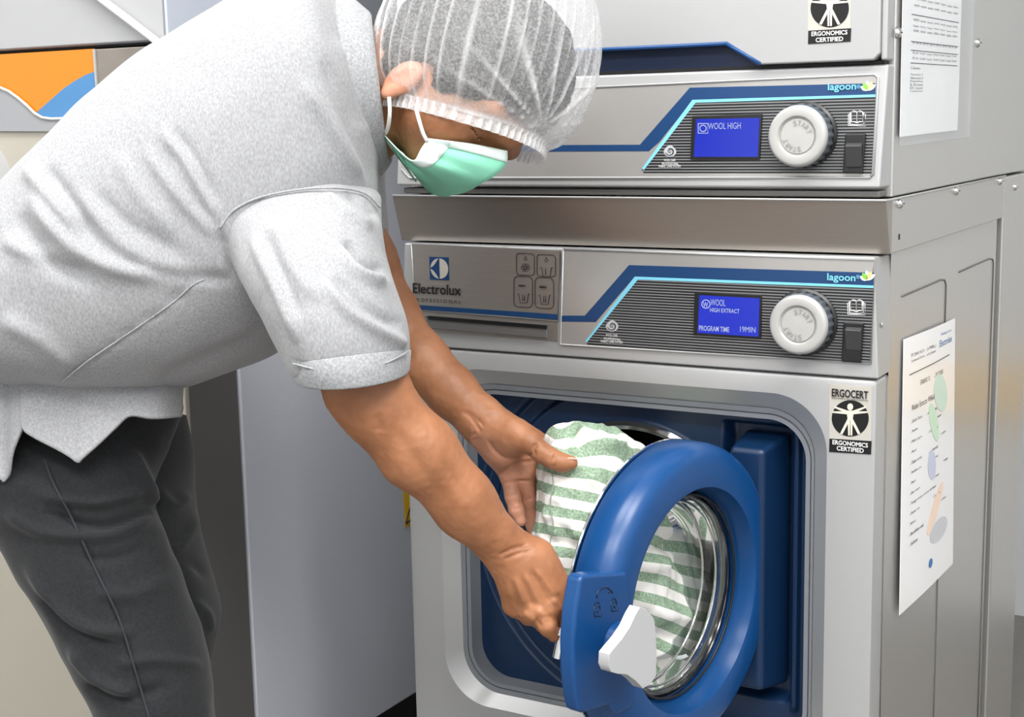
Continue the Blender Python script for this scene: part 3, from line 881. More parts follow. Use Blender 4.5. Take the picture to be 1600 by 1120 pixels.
obj('door_glass', MB().lathe([(rpx * .61, .012), (rpx * .4, .018), (0, .02)], dc, (0, -1, 0), 48), mat('dark_brown_glass', (46, 34, 28), .1), dl, smooth=True)
# warning label on the side
wl = [onX(a, b_, XR + .0006) for a, b_ in ((630, 768), (652, 757), (652, 812), (633, 825))]
y_ = obj('warning_label', MB().prism(wl, XA * .0005), YELLOW, ll)
obj('warning_triangle', MB().tube([onX(a, b_, XR + .0012) for a, b_ in ((634, 818), (640, 794), (650, 806), (634, 818))], .0014, 6), BLACKP, y_)

lu = thing('tumble_dryer', 'plain white upper machine stacked over the orange panelled machine', 'tumble dryer', (-.55, .2, LT + .006))
obj('cabinet', MB().box(XL, XR - .0005, -.006, .70, LT + .003, 1.70), mat('upper_side', (176, 180, 188), .45, .4), lu, bevel=.003)
obj('front_cover', MB().box(XL, XR, YF + .002, -.0065, LT + .003, 1.70), mat('pale_side_enamel', (196, 203, 216), .4, .2), lu, bevel=.003)
obj('front_panel', MB().box(XL, XR - .002, YF - .003, YF + .0015, LT + .004, 1.70), WHITEM, lu, bevel=.002)
obj('gap_strip', MB().box(XL + .01, XR - .01, YF + .01, .69, LT + .0003, LT + .0027), DARK, lu)

cab = [onY(a, b_, YF - .012) for a, b_ in ((60, -90), (110, -42), (160, 0), (205, 34), (240, 61), (262, 78), (285, 98))]
ze = cab[-1][2]
cab += [np.array((XR + .012, YF - .004, ze - .012)), np.array((XR + .016, YF + .03, ze - .02)), np.array((XR + .012, .02, ze - .03)), np.array((XR + .010, .2, ze - .05)), np.array((XR + .010, .45, ze - .1))]
cb = obj('power_cable', MB().tube(cab, .0048, 12), CABLE, None, smooth=True)
tag(cb, 'white cable hanging diagonally across the left stack', 'cable')
# --- PART TWO BELOW ---
# ================================================================== soft shapes
def cf(px, py, D): return np.array([(px - 800) / FPX * D, (py - 560) / FPX * D, D])


def crom(P, n):
    """Catmull-Rom through the rows of P, n samples"""
    P = np.asarray(P, float); m = len(P)
    t = np.linspace(0, m - 1, n); i = np.clip(np.floor(t).astype(int), 0, m - 2); u = (t - i)[:, None]
    p0, p1, p2, p3 = P[np.maximum(i - 1, 0)], P[i], P[i + 1], P[np.minimum(i + 2, m - 1)]
    return .5 * ((2 * p1) + (-p0 + p2) * u + (2 * p0 - 5 * p1 + 4 * p2 - p3) * u ** 2 + (-p0 + 3 * p1 - 3 * p2 + p3) * u ** 3)


def loft(st, ns=120, na=112, ex=.9, cap0=True, cap1=True, round0=0, round1=0):
    """stations (x1,y1, x2,y2, depth, half depth): rings seen edge-on between two picture points"""
    S = crom(st, ns); R = []
    al = np.linspace(0, 2 * pi, na + 1)[:-1]
    ca = np.sign(np.cos(al)) * np.abs(np.cos(al)) ** ex; sa = np.sign(np.sin(al)) * np.abs(np.sin(al)) ** ex
    for (x1, y1, x2, y2, Dp, hd) in S:
        a, b = cf(x1, y1, Dp), cf(x2, y2, Dp); mid = (a + b) / 2; h = (a - b) / 2
        R.append(mid + ca[:, None] * h + sa[:, None] * np.array([0, 0, -hd]))
    def dome(ring, nxt, depth):
        c = ring.mean(0); d = c - nxt.mean(0); d /= np.linalg.norm(d); out = []
        for k in range(1, 7):
            t = k / 6 * pi / 2 * .97; out.append(c + (ring - c) * cos(t) + d * depth * sin(t))
        return out
    if round0: R = dome(R[0], R[1], round0)[::-1] + R
    if round1: R = R + dome(R[-1], R[-2], round1)
    m = MB(); m.loops([c2w(r) for r in R], True, cap0, cap1)
    return m


def vnormals(o):
    me = o.data; n = len(me.vertices); a = np.zeros(n * 3); me.vertex_normals.foreach_get('vector', a); return a.reshape(-1, 3)


def vcoords(o):
    me = o.data; n = len(me.vertices); a = np.zeros(n * 3); me.vertices.foreach_get('co', a); return a.reshape(-1, 3)


def setco(o, v):
    o.data.vertices.foreach_set('co', v.ravel().astype(np.float32)); o.data.update()


def polydist(p, line):
    d = np.full(len(p), 1e9); tt = np.zeros(len(p)); L_ = np.asarray(line, float); n = len(L_) - 1
    for i in range(n):
        a, b = L_[i], L_[i + 1]; ab = b - a
        t = np.clip(((p - a) @ ab) / (ab @ ab + 1e-9), 0, 1); q = np.hypot(*(p - a - t[:, None] * ab).T)
        k = q < d; d[k] = q[k]; tt[k] = (i + t[k]) / n
    return d, tt


def creases(o, folds, Dmax=None, nz=None, fade=True):
    """raise (amp>0) or press (amp<0) soft ridges along lines of the surface that faces the room"""
    co = vcoords(o); nr = vnormals(o); wpos = co + np.array(o['_w']); px = w2px(wpos)
    view = CAM - wpos; view /= np.linalg.norm(view, axis=1)[:, None]
    facing = np.clip(((nr * view).sum(1) + .1) * 2.5, 0, 1)
    disp = np.zeros(len(co))
    for line, amp, wd_ in folds:
        ln = crom(line, 24) if len(line) > 2 else np.array(line, float)
        d, t = polydist(px[:, :2], ln)
        g = np.exp(-(d / wd_) ** 2) * amp
        if fade: g = g * np.clip(np.sin(pi * np.clip(t, .02, .98)) * 1.8, 0, 1)
        if Dmax: g = g * (px[:, 2] < Dmax)
        disp += g
    disp *= facing
    if nz:
        for amp, sc_ in nz:
            disp += np.array([amp * mnoise.noise(Vector(p * sc_)) for p in wpos])
    setco(o, co + nr * disp[:, None])


# signed-distance modelling for skin: round cones and ellipsoids, blended, then meshed once
class Body:
    def __init__(s): s.p = []
    def rc(s, a, b, ra, rb, k=.012, sub=False):
        a, b = np.array(a), np.array(b)
        s.p.append(('rc', a, b, ra, rb, k, sub, (a + b) / 2, np.linalg.norm(b - a) / 2 + max(ra, rb)))
    def rp(s, p, q, ra, rb, k=.012, sub=False):          # picture points and pixel radii
        s.rc(cf(*p), cf(*q), ra * p[2] / FPX, rb * q[2] / FPX, k, sub)
    def el(s, c, ax, r, k=.012, sub=False):
        s.p.append(('el', np.array(c), np.array(ax), np.array(r), None, k, sub, np.array(c), max(r)))
    def ev(s, X, prims):
        d = np.full(len(X), .2)
        for (ty, a, b, ra, rb, k, sub, c, R) in prims:
            if ty == 'rc':
                ab = b - a; t = np.clip((X - a) @ ab / (ab @ ab), 0, 1)
                q = np.sqrt(((X - a - t[:, None] * ab) ** 2).sum(1)) - (ra + (rb - ra) * t)
            else:
                Y = (X - a) @ b.T; k0 = np.sqrt(((Y / ra) ** 2).sum(1)); k1 = np.sqrt(((Y / ra ** 2) ** 2).sum(1)) + 1e-9
                q = k0 * (k0 - 1) / k1
            if sub:
                q = -q; h = np.clip(.5 - .5 * (q - d) / k, 0, 1); d = q * (1 - h) + d * h + k * h * (1 - h)
                d = np.maximum(d, -1)
            else:
                h = np.clip(.5 + .5 * (d - q) / k, 0, 1); d = d * (1 - h) + q * h - k * h * (1 - h)
        return d
    def mesh(s, h, bs=20):
        lo = np.min([c - R for (*_, c, R) in s.p], 0) - .02; hi = np.max([c + R for (*_, c, R) in s.p], 0) + .02
        nb_ = np.ceil((hi - lo) / (h * bs)).astype(int); dims = nb_ * bs + 1
        G = np.full(dims, .2, np.float32); half = h * bs * .5 * sqrt(3)
        ii = np.arange(bs + 1)
        loc = np.stack(np.meshgrid(ii, ii, ii, indexing='ij'), -1).reshape(-1, 3) * h
        C_ = np.array([p[7] for p in s.p]); R_ = np.array([p[8] for p in s.p])
        for bx in range(nb_[0]):
            for by in range(nb_[1]):
                for bz in range(nb_[2]):
                    o0 = lo + np.array([bx, by, bz]) * bs * h; cc = o0 + bs * h / 2
                    dist = np.linalg.norm(C_ - cc, axis=1) - R_
                    idx = np.where(dist < half + .03)[0]
                    if len(idx) == 0: continue
                    pr = [s.p[i] for i in idx]
                    dc_ = s.ev(cc[None], pr)[0]
                    if abs(dc_) > half + .03:
                        if dc_ < 0: G[bx * bs:(bx + 1) * bs + 1, by * bs:(by + 1) * bs + 1, bz * bs:(bz + 1) * bs + 1] = -.2
                        continue
                    G[bx * bs:(bx + 1) * bs + 1, by * bs:(by + 1) * bs + 1, bz * bs:(bz + 1) * bs + 1] = s.ev(o0 + loc, pr).reshape(bs + 1, bs + 1, bs + 1)
        # surface nets
        ins = G < 0
        c8 = np.zeros(tuple(d - 1 for d in dims), np.int8)
        for dx in (0, 1):
            for dy_ in (0, 1):
                for dz in (0, 1):
                    c8 += ins[dx:dims[0] - 1 + dx, dy_:dims[1] - 1 + dy_, dz:dims[2] - 1 + dz]
        act = np.argwhere((c8 > 0) & (c8 < 8)); ids = -np.ones(c8.shape, np.int64); ids[tuple(act.T)] = np.arange(len(act))
        acc = np.zeros((len(act), 3)); cnt = np.zeros(len(act))
        E_ = [((0, 0, 0), (1, 0, 0)), ((0, 1, 0), (1, 1, 0)), ((0, 0, 1), (1, 0, 1)), ((0, 1, 1), (1, 1, 1)), ((0, 0, 0), (0, 1, 0)), ((1, 0, 0), (1, 1, 0)), ((0, 0, 1), (0, 1, 1)), ((1, 0, 1), (1, 1, 1)), ((0, 0, 0), (0, 0, 1)), ((1, 0, 0), (1, 0, 1)), ((0, 1, 0), (0, 1, 1)), ((1, 1, 0), (1, 1, 1))]
        for a, b in E_:
            ga = G[act[:, 0] + a[0], act[:, 1] + a[1], act[:, 2] + a[2]]; gb = G[act[:, 0] + b[0], act[:, 1] + b[1], act[:, 2] + b[2]]
            k = (ga < 0) != (gb < 0); t = np.where(k, ga / np.where(k, ga - gb, 1), 0)
            pt = np.array(a) + t[:, None] * (np.array(b) - np.array(a)); acc += pt * k[:, None]; cnt += k
        V_ = lo + (act + acc / cnt[:, None]) * h
        Fc = []
        for ax in range(3):
            o1, o2 = (ax + 1) % 3, (ax + 2) % 3
            sl0 = [slice(None)] * 3; sl1 = [slice(None)] * 3; sl0[ax] = slice(0, -1); sl1[ax] = slice(1, None)
            ch = np.argwhere(ins[tuple(sl0)] != ins[tuple(sl1)])
            ch = ch[(ch[:, o1] > 0) & (ch[:, o2] > 0) & (ch[:, o1] < c8.shape[o1]) & (ch[:, o2] < c8.shape[o2])]
            fl_ = ins[tuple(ch.T)]
            def nid(d1, d2):
                q = ch.copy(); q[:, o1] -= d1; q[:, o2] -= d2; return ids[tuple(q.T)]
            quad = np.stack([nid(1, 1), nid(0, 1), nid(0, 0), nid(1, 0)], 1); quad[~fl_] = quad[~fl_][:, ::-1]; Fc.append(quad)
        Fc = np.concatenate(Fc); Fc = Fc[(Fc >= 0).all(1)]
        for it in range(2):                                 # pull vertices onto the true surface in batches
            for a0_ in range(0, len(V_), 40000):
                X = V_[a0_:a0_ + 40000]; e = h * .5
                lo_, hi_ = X.min(0) - .03, X.max(0) + .03
                pr = [p for p in s.p if np.all(p[7] + p[8] > lo_) and np.all(p[7] - p[8] < hi_)]
                d0 = s.ev(X, pr); g = np.stack([s.ev(X + e * np.eye(3)[i], pr) - s.ev(X - e * np.eye(3)[i], pr) for i in range(3)], 1) / (2 * e)
                gg_ = (g ** 2).sum(1) + 1e-6; st = -(d0 / gg_)[:, None] * g
                ln_ = np.linalg.norm(st, axis=1); st *= np.minimum(1, h * .6 / (ln_ + 1e-9))[:, None]
                V_[a0_:a0_ + 40000] = X + st
        m = MB(); m.v = [tuple(p) for p in c2w(V_)]; m.f = [list(map(int, q)) for q in Fc]; m.mi = [0] * len(m.f)
        return m


# ------------------------------------------------------------------ soft materials
def cloth_stripes():
    m, nt, b = nodes_of('striped_cotton'); L = nt.links
    a = nt.nodes.new('ShaderNodeAttribute'); a.attribute_name = 'stripe'
    tc = nt.nodes.new('ShaderNodeTexCoord')
    n = nt.nodes.new('ShaderNodeTexNoise'); n.inputs['Scale'].default_value = 420; n.inputs['Detail'].default_value = 3
    L.new(tc.outputs['Object'], n.inputs['Vector'])
    f = nt.nodes.new('ShaderNodeMath'); f.operation = 'FRACT'; L.new(a.outputs['Fac'], f.inputs[0])
    c = nt.nodes.new('ShaderNodeMath'); c.operation = 'LESS_THAN'; c.inputs[1].default_value = .5; L.new(f.outputs[0], c.inputs[0])
    gr = nt.nodes.new('ShaderNodeValToRGB'); L.new(n.outputs[0], gr.inputs[0])
    gr.color_ramp.elements[0].position = .3; gr.color_ramp.elements[0].color = (*lin((112, 138, 112)), 1)
    gr.color_ramp.elements[1].position = .72; gr.color_ramp.elements[1].color = (*lin((176, 198, 176)), 1)
    mx = nt.nodes.new('ShaderNodeMix'); mx.data_type = 'RGBA'
    mx.inputs['A'].default_value = (*lin((236, 234, 230)), 1); L.new(gr.outputs[0], mx.inputs['B']); L.new(c.outputs[0], mx.inputs['Factor'])
    L.new(mx.outputs['Result'], b.inputs['Base Color']); b.inputs['Roughness'].default_value = .85
    bp = nt.nodes.new('ShaderNodeBump'); bp.inputs['Strength'].default_value = .12; bp.inputs['Distance'].default_value = .001
    L.new(n.outputs[0], bp.inputs['Height']); L.new(bp.outputs[0], b.inputs['Normal'])
    return m


def skin_mat():
    m, nt, b = nodes_of('skin'); L = nt.links
    tc = nt.nodes.new('ShaderNodeTexCoord')
    n = nt.nodes.new('ShaderNodeTexNoise'); n.inputs['Scale'].default_value = 26; n.inputs['Detail'].default_value = 6
    n2 = nt.nodes.new('ShaderNodeTexNoise'); n2.inputs['Scale'].default_value = 420; n2.inputs['Detail'].default_value = 4
    L.new(tc.outputs['Object'], n.inputs['Vector']); L.new(tc.outputs['Object'], n2.inputs['Vector'])
    r = nt.nodes.new('ShaderNodeValToRGB'); L.new(n.outputs[0], r.inputs[0])
    r.color_ramp.elements[0].position = .32; r.color_ramp.elements[0].color = (*lin((142, 92, 60)), 1)
    r.color_ramp.elements[1].position = .7; r.color_ramp.elements[1].color = (*lin((172, 117, 82)), 1)
    a = nt.nodes.new('ShaderNodeAttribute'); a.attribute_name = 'palm'
    mx = nt.nodes.new('ShaderNodeMix'); mx.data_type = 'RGBA'; mx.inputs['B'].default_value = (*lin((198, 140, 114)), 1)
    L.new(r.outputs[0], mx.inputs['A']); L.new(a.outputs['Fac'], mx.inputs['Factor']); L.new(mx.outputs['Result'], b.inputs['Base Color'])
    b.inputs['Roughness'].default_value = .5; b.inputs['Subsurface Weight'].default_value = .08
    b.inputs['Subsurface Radius'].default_value = (.01, .004, .002)
    bp = nt.nodes.new('ShaderNodeBump'); bp.inputs['Strength'].default_value = .16; bp.inputs['Distance'].default_value = .0012
    L.new(n2.outputs[0], bp.inputs['Height']); L.new(bp.outputs[0], b.inputs['Normal'])
    return m


def heather(name, c0, c1, scale=300, stretch=(1, 1, 1)):
    m, nt, b = nodes_of(name); L = nt.links
    tc = nt.nodes.new('ShaderNodeTexCoord'); mp = nt.nodes.new('ShaderNodeMapping'); mp.inputs['Scale'].default_value = stretch
    n = nt.nodes.new('ShaderNodeTexNoise'); n.inputs['Scale'].default_value = scale; n.inputs['Detail'].default_value = 5
    L.new(tc.outputs['Object'], mp.inputs[0]); L.new(mp.outputs[0], n.inputs['Vector'])
    r = nt.nodes.new('ShaderNodeValToRGB'); L.new(n.outputs[0], r.inputs[0])
    r.color_ramp.elements[0].position = .33; r.color_ramp.elements[0].color = (*lin(c0), 1)
    r.color_ramp.elements[1].position = .68; r.color_ramp.elements[1].color = (*lin(c1), 1)
    L.new(r.outputs[0], b.inputs['Base Color']); b.inputs['Roughness'].default_value = .9
    b.inputs['Sheen Weight'].default_value = .15
    bp = nt.nodes.new('ShaderNodeBump'); bp.inputs['Strength'].default_value = .13; bp.inputs['Distance'].default_value = .001
    L.new(n.outputs[0], bp.inputs['Height']); L.new(bp.outputs[0], b.inputs['Normal'])
    return m


def net_mat(name, base, lo, hi):
    m, nt, b = nodes_of(name); L = nt.links; nt.nodes.remove(b)
    a = nt.nodes.new('ShaderNodeAttribute'); a.attribute_name = 'fold'
    tc = nt.nodes.new('ShaderNodeTexCoord')
    n = nt.nodes.new('ShaderNodeTexNoise'); n.inputs['Scale'].default_value = 400; n.inputs['Detail'].default_value = 3
    L.new(tc.outputs['Object'], n.inputs['Vector'])
    r = nt.nodes.new('ShaderNodeMapRange'); r.inputs[1].default_value = .35; r.inputs[2].default_value = .65; r.inputs[3].default_value = lo; r.inputs[4].default_value = hi
    L.new(n.outputs[0], r.inputs[0])
    ad = nt.nodes.new('ShaderNodeMath'); ad.operation = 'ADD'; ad.use_clamp = True
    L.new(r.outputs[0], ad.inputs[0]); L.new(a.outputs['Fac'], ad.inputs[1])
    d = nt.nodes.new('ShaderNodeBsdfDiffuse'); d.inputs[0].default_value = (*lin(base), 1)
    t = nt.nodes.new('ShaderNodeBsdfTranslucent'); t.inputs[0].default_value = (*lin(base), 1)
    dm = nt.nodes.new('ShaderNodeMixShader'); dm.inputs[0].default_value = .3; L.new(d.outputs[0], dm.inputs[1]); L.new(t.outputs[0], dm.inputs[2])
    tr = nt.nodes.new('ShaderNodeBsdfTransparent')
    mx = nt.nodes.new('ShaderNodeMixShader'); L.new(ad.outputs[0], mx.inputs[0]); L.new(tr.outputs[0], mx.inputs[1]); L.new(dm.outputs[0], mx.inputs[2])
    L.new(mx.outputs[0], nt.nodes['Material Output'].inputs[0])
    return m


SKIN = skin_mat()
SHIRT = heather('heather_grey_jersey', (138, 139, 142), (162, 163, 166), 620, (1, 1, .45))
RIBBED = heather('grey_ribbed_knit', (134, 136, 139), (166, 168, 171), 420)
JEANS = heather('black_denim', (16, 18, 21), (28, 31, 35), 320)
STITCH = mat('dark_stitch', (44, 48, 54), .9)
HAIRM = mat('black_hair', (22, 21, 22), .55, noise=.4, nscale=220, bump=.8, bscale=260)
NET = net_mat('hair_net', (246, 247, 249), .15, .31)
BANDM = net_mat('hair_net_band', (242, 242, 243), .5, .75)
MASKG = mat('green_mask', (136, 212, 182), .8, noise=.02, nscale=60)
MASKW = mat('white_mask_edge', (222, 236, 232), .8)
LOOPM = mat('white_elastic', (240, 240, 238), .7)
NAILM = mat('nail', (222, 172, 152), .3)
SHOEM = mat('black_shoe', (26, 26, 28), .5)

# ================================================================== STRIPED CLOTH
cst = [(842, 716, 836, 868, 1.548, .008), (850, 690, 838, 892, 1.545, .028), (866, 668, 850, 920, 1.545, .046), (900, 661, 885, 960, 1.55, .060), (940, 662, 930, 1000, 1.56, .068),
       (975, 676, 980, 1026, 1.585, .072), (1010, 705, 1030, 1034, 1.62, .072), (1045, 745, 1062, 1020, 1.665, .07), (1075, 790, 1090, 1000, 1.72, .06), (1098, 840, 1106, 960, 1.79, .04)]
m = loft(cst, 150, 150, 1.0, round0=.004, round1=.02)
v = np.array(m.v); q = w2px(v)
# stripes run across the fold, dipping towards the drum
tilt = .10 + .19 / (1 + np.exp(-(q[:, 1] - 730) / 14))
ycoord = q[:, 1] - tilt * (q[:, 0] - 835) - 16 * np.exp(-((q[:, 0] - 868) / 26) ** 2) / (1 + np.exp((q[:, 1] - 712) / 9)) + 3 * np.sin(q[:, 0] / 24.0 + q[:, 1] / 60.0)
stripe = (ycoord - 714) / 32.5
ctr0 = (v.min(0) + v.max(0)) / 2
cl = obj('bed_linen', m, cloth_stripes(), None, smooth=True, attrs={'stripe': stripe})
tag(cl, 'green and white striped linen bundle being pulled from the open washer drum', 'laundry')
creases(cl, [([(872, 700), (905, 715), (960, 712), (1010, 735)], -.007, 9), ([(862, 690), (880, 712), (925, 735)], .006, 8), ([(905, 668), (925, 690), (985, 695)], .006, 8), ([(895, 672), (900, 690), (920, 700)], -.007, 6),
             ([(900, 740), (945, 760), (985, 800)], .005, 9), ([(925, 745), (965, 775), (990, 820)], -.005, 8), ([(842, 800), (880, 815), (930, 850)], .004, 9), ([(850, 845), (890, 850), (940, 875)], -.005, 8),
             ([(860, 770), (890, 800), (900, 850)], .004, 8), ([(930, 850), (990, 880), (1050, 880)], .010, 14), ([(960, 830), (1010, 850), (1075, 850)], -.012, 13), ([(1000, 930), (1040, 960), (1085, 960)], .008, 12),
             ([(1015, 800), (1050, 840), (1080, 900)], -.008, 12), ([(985, 960), (1020, 990), (1060, 1000)], -.008, 10)], fade=True, nz=[(.006, 22), (.0032, 60), (.0014, 130)])
cq = w2px(vcoords(cl) + np.array(cl['_w'])); st_ = []
for k in range(30):
    y = 738 + k * 5.2; x = 862 + 2.2 * sin(k * .5) - .02 * k; c_ = np.where(np.hypot(cq[:, 0] - x, cq[:, 1] - y) < 7)[0]
    if len(c_): st_.append((x, y, np.sort(cq[c_, 2])[:4].mean()))
st_ = np.array(st_)
for _ in range(3): st_[1:-1, 2] = (st_[:-2, 2] + 2 * st_[1:-1, 2] + st_[2:, 2]) / 4
obj('stitched_seam', MB().tube([c2w(cf(*p)) for p in st_], .0006, 6), mat('seam_thread', (150, 160, 150), .9), cl, smooth=True)

# ================================================================== PERSON
feet_w = np.array(at(215, 1500, 1.50)); 
pr_loc = (float(feet_w[0]), float(feet_w[1]), 0.0)
B = Body()
HD = 1.43
O3 = cf(655, 140, HD)
a_ = radians(54); tw = radians(18)
f0 = np.array([cos(a_), sin(a_), 0]); s0 = np.array([0, 0, -1.]); hu = np.array([sin(a_), -cos(a_), 0])
hf = f0 * cos(tw) + s0 * sin(tw); hs = s0 * cos(tw) - f0 * sin(tw)
AX = np.array([hf, hu, hs])
def H(f, u, s): return O3 + hf * f + hu * u + hs * s
B.el(H(.016, .050, 0), AX, (.078, .084, .072), .02)
B.el(H(.052, .006, 0), AX, (.044, .05, .056), .02)
B.el(H(.056, -.022, 0), AX, (.030, .022, .042), .012)
B.rc(H(.070, -.034, .012), H(.070, -.034, -.012), .014, .014, .02)
B.rc(H(.09, .04, .045), H(.096, .044, 0), .011, .012, .02); B.rc(H(.09, .04, -.045), H(.096, .044, 0), .011, .012, .02)
for sg in (1, -1):
    B.rc(H(.066, -.004, .036 * sg), H(.05, -.010, .044 * sg), .018, .016, .025)
    B.rc(H(.082, .02, .026 * sg), H(.078, .019, .040 * sg), .0125, .0115, .006)
    B.rc(H(.0935, .0165, .024 * sg), H(.088, .0155, .042 * sg), .0012, .0012, .003, True)
    # ear: rim, lobe and hollow
    B.el(H(.019, -.010, .070 * sg), AX, (.0145, .0215, .0065), .006)
    B.el(H(.0215, -.008, .0775 * sg), AX, (.0075, .0125, .0042), .003, True); B.rc(H(.024, -.012, .072 * sg), H(.026, -.016, .071 * sg), .0035, .003, .003)
    B.rc(H(.022, -.028, .067 * sg), H(.021, -.031, .068 * sg), .006, .006, .005)
B.rc(H(.092, .024, 0), H(.100, -.010, 0), .008, .010, .012)
for sg in (1, -1): B.rc(H(.094, -.012, .010 * sg), H(.09, -.012, .011 * sg), .006, .006, .008)
B.rc(H(.082, -.026, .016), H(.082, -.026, -.016), .008, .008, .01)
B.rc(H(.0905, -.0255, .018), H(.0905, -.0255, -.018), .0012, .0012, .003, True)
# neck, trunk, shoulders
B.rc(H(.0, -.004, 0), cf(575, 125, 1.44), .044, .048, .012); B.rc(cf(575, 125, 1.44), cf(515, 150, 1.45), .048, .054, .01)
B.rp((505, 180, 1.45), (380, 260, 1.45), 120, 145, .04)
B.rp((380, 260, 1.45), (230, 390, 1.46), 145, 130, .04)
B.rp((230, 390, 1.46), (120, 560, 1.47), 120, 110, .04)
B.rp((480, 230, 1.45), (478, 340, 1.335), 84, 58, .03)
B.rp((490, 220, 1.45), (530, 285, 1.585), 84, 48, .03)
# right arm, nearest the room
B.rp((478, 340, 1.335), (571, 603, 1.30), 58, 60, .02)
B.rp((571, 603, 1.30), (594, 643, 1.30), 59, 49, .022)
B.rp((594, 643, 1.30), (647, 706, 1.31), 49, 50, .022)
B.rp((647, 706, 1.31), (726, 789, 1.335), 50, 44, .022)
B.rp((726, 789, 1.335), (800, 868, 1.36), 44, 37.5, .02)
B.rp((624, 652, 1.30), (668, 700, 1.308), 27, 30, .022); B.rp((668, 700, 1.308), (720, 762, 1.325), 31, 29, .022)
# right hand: back of the hand, knuckles, curled fingers behind the flange
B.rp((802, 870, 1.362), (812, 905, 1.362), 36, 33, .014)
for (a, b, r1, r2) in (((802, 892, 1.358), (804, 944, 1.366), 22, 19), ((812, 885, 1.354), (828, 955, 1.358), 24, 19), ((824, 878, 1.354), (853, 955, 1.355), 26, 19.5), ((838, 872, 1.36), (880, 934, 1.362), 31, 23)):
    B.rp(a, b, r1, r2, .012)
for pts, rr in ((((804, 944, 1.366), (826, 962, 1.386), (848, 958, 1.40), (858, 946, 1.405)), (15.5, 13.5, 12, 10)),
                (((828, 957, 1.358), (852, 973, 1.378), (872, 968, 1.395), (880, 955, 1.402)), (17, 15, 13, 11)),
                (((853, 955, 1.355), (880, 968, 1.372), (898, 965, 1.39), (904, 952, 1.40)), (17.5, 15, 13.5, 11)),
                (((877, 936, 1.362), (902, 948, 1.375), (914, 950, 1.39), (916, 940, 1.40)), (17.5, 15, 13, 11)),
                (((842, 955, 1.348), (856, 978, 1.347), (866, 992, 1.350)), (15, 14, 11.5))):
    for (p, q_), (ra, rb) in zip(zip(pts[:-1], pts[1:]), zip(rr[:-1], rr[1:])): B.rp(p, q_, ra, rb, .005)
# left arm, on the far side
for p_, q_, r1, r2 in (((530, 285, 1.585), (574, 415, 1.575), 48, 44), ((574, 415, 1.575), (608, 493, 1.565), 44, 42), ((608, 493, 1.565), (660, 564, 1.55), 42, 38), ((660, 564, 1.55), (706, 612, 1.542), 38, 35), ((706, 612, 1.542), (748, 654, 1.535), 35, 33)):
    B.rp(p_, q_, r1, r2, .02)
# left hand: palm to the room, thumb over the cloth, fingers behind it
B.rp((748, 654, 1.535), (785, 700, 1.535), 31, 31, .014)
for (a, b, r1, r2) in (((754, 672, 1.540), (796, 741, 1.552), 23, 16), ((758, 668, 1.545), (820, 737, 1.556), 23, 17), ((764, 660, 1.55), (840, 722, 1.564), 23, 18), ((770, 655, 1.55), (848, 696, 1.566), 24, 18)):
    B.rp(a, b, r1, r2, .010)
B.rp((752, 650, 1.528), (806, 681, 1.512), 25, 23.5, .016)
B.rp((806, 681, 1.512), (829, 691, 1.500), 23.5, 17.5, .014)
for pts, rr in ((((829, 691, 1.500), (848, 708, 1.494), (862, 716.5, 1.491), (878, 723, 1.490), (892, 723, 1.489)), (17.5, 15.5, 15, 14.5, 11)),
                (((795, 744, 1.552), (801, 775, 1.548), (807, 796, 1.546), (813, 813, 1.545)), (13.5, 12, 11.5, 9.5)),
                (((821, 740, 1.556), (826, 783, 1.566), (832, 815, 1.572), (836, 838, 1.572)), (15, 13, 12, 9.5)),
                (((841, 724, 1.566), (852, 770, 1.605), (860, 810, 1.622), (864, 835, 1.622)), (15.5, 14, 12.5, 10)),
                (((849, 698, 1.568), (866, 735, 1.612), (876, 770, 1.63), (880, 792, 1.632)), (15.5, 14, 12.5, 10))):
    for (p, q_), (ra, rb) in zip(zip(pts[:-1], pts[1:]), zip(rr[:-1], rr[1:])): B.rp(p, q_, ra, rb, .0045)
bm_ = B.mesh(.0019)
bv = np.array(bm_.v); bq = w2px(bv)
palm = np.zeros(len(bv))
pk = (bq[:, 2] > 1.47) & (bq[:, 0] > 735) & (bq[:, 1] > 640)
palm[pk] = np.clip((bq[pk, 1] - .55 * (bq[pk, 0] - 740) - 655) / 40, 0, .8)
tip = np.hypot(bq[:, 0] - 815, bq[:, 1] - 808) < 22; palm[tip & pk] = 1
earm = np.linalg.norm(bv - c2w(H(.019, -.010, .072)), axis=1) < .026; palm[earm] = .8
person = obj('person', bm_, SKIN, None, smooth=True, attrs={'palm': palm})
tag(person, 'person in a grey polo, hair net and green mask bending to unload the washer', 'person')
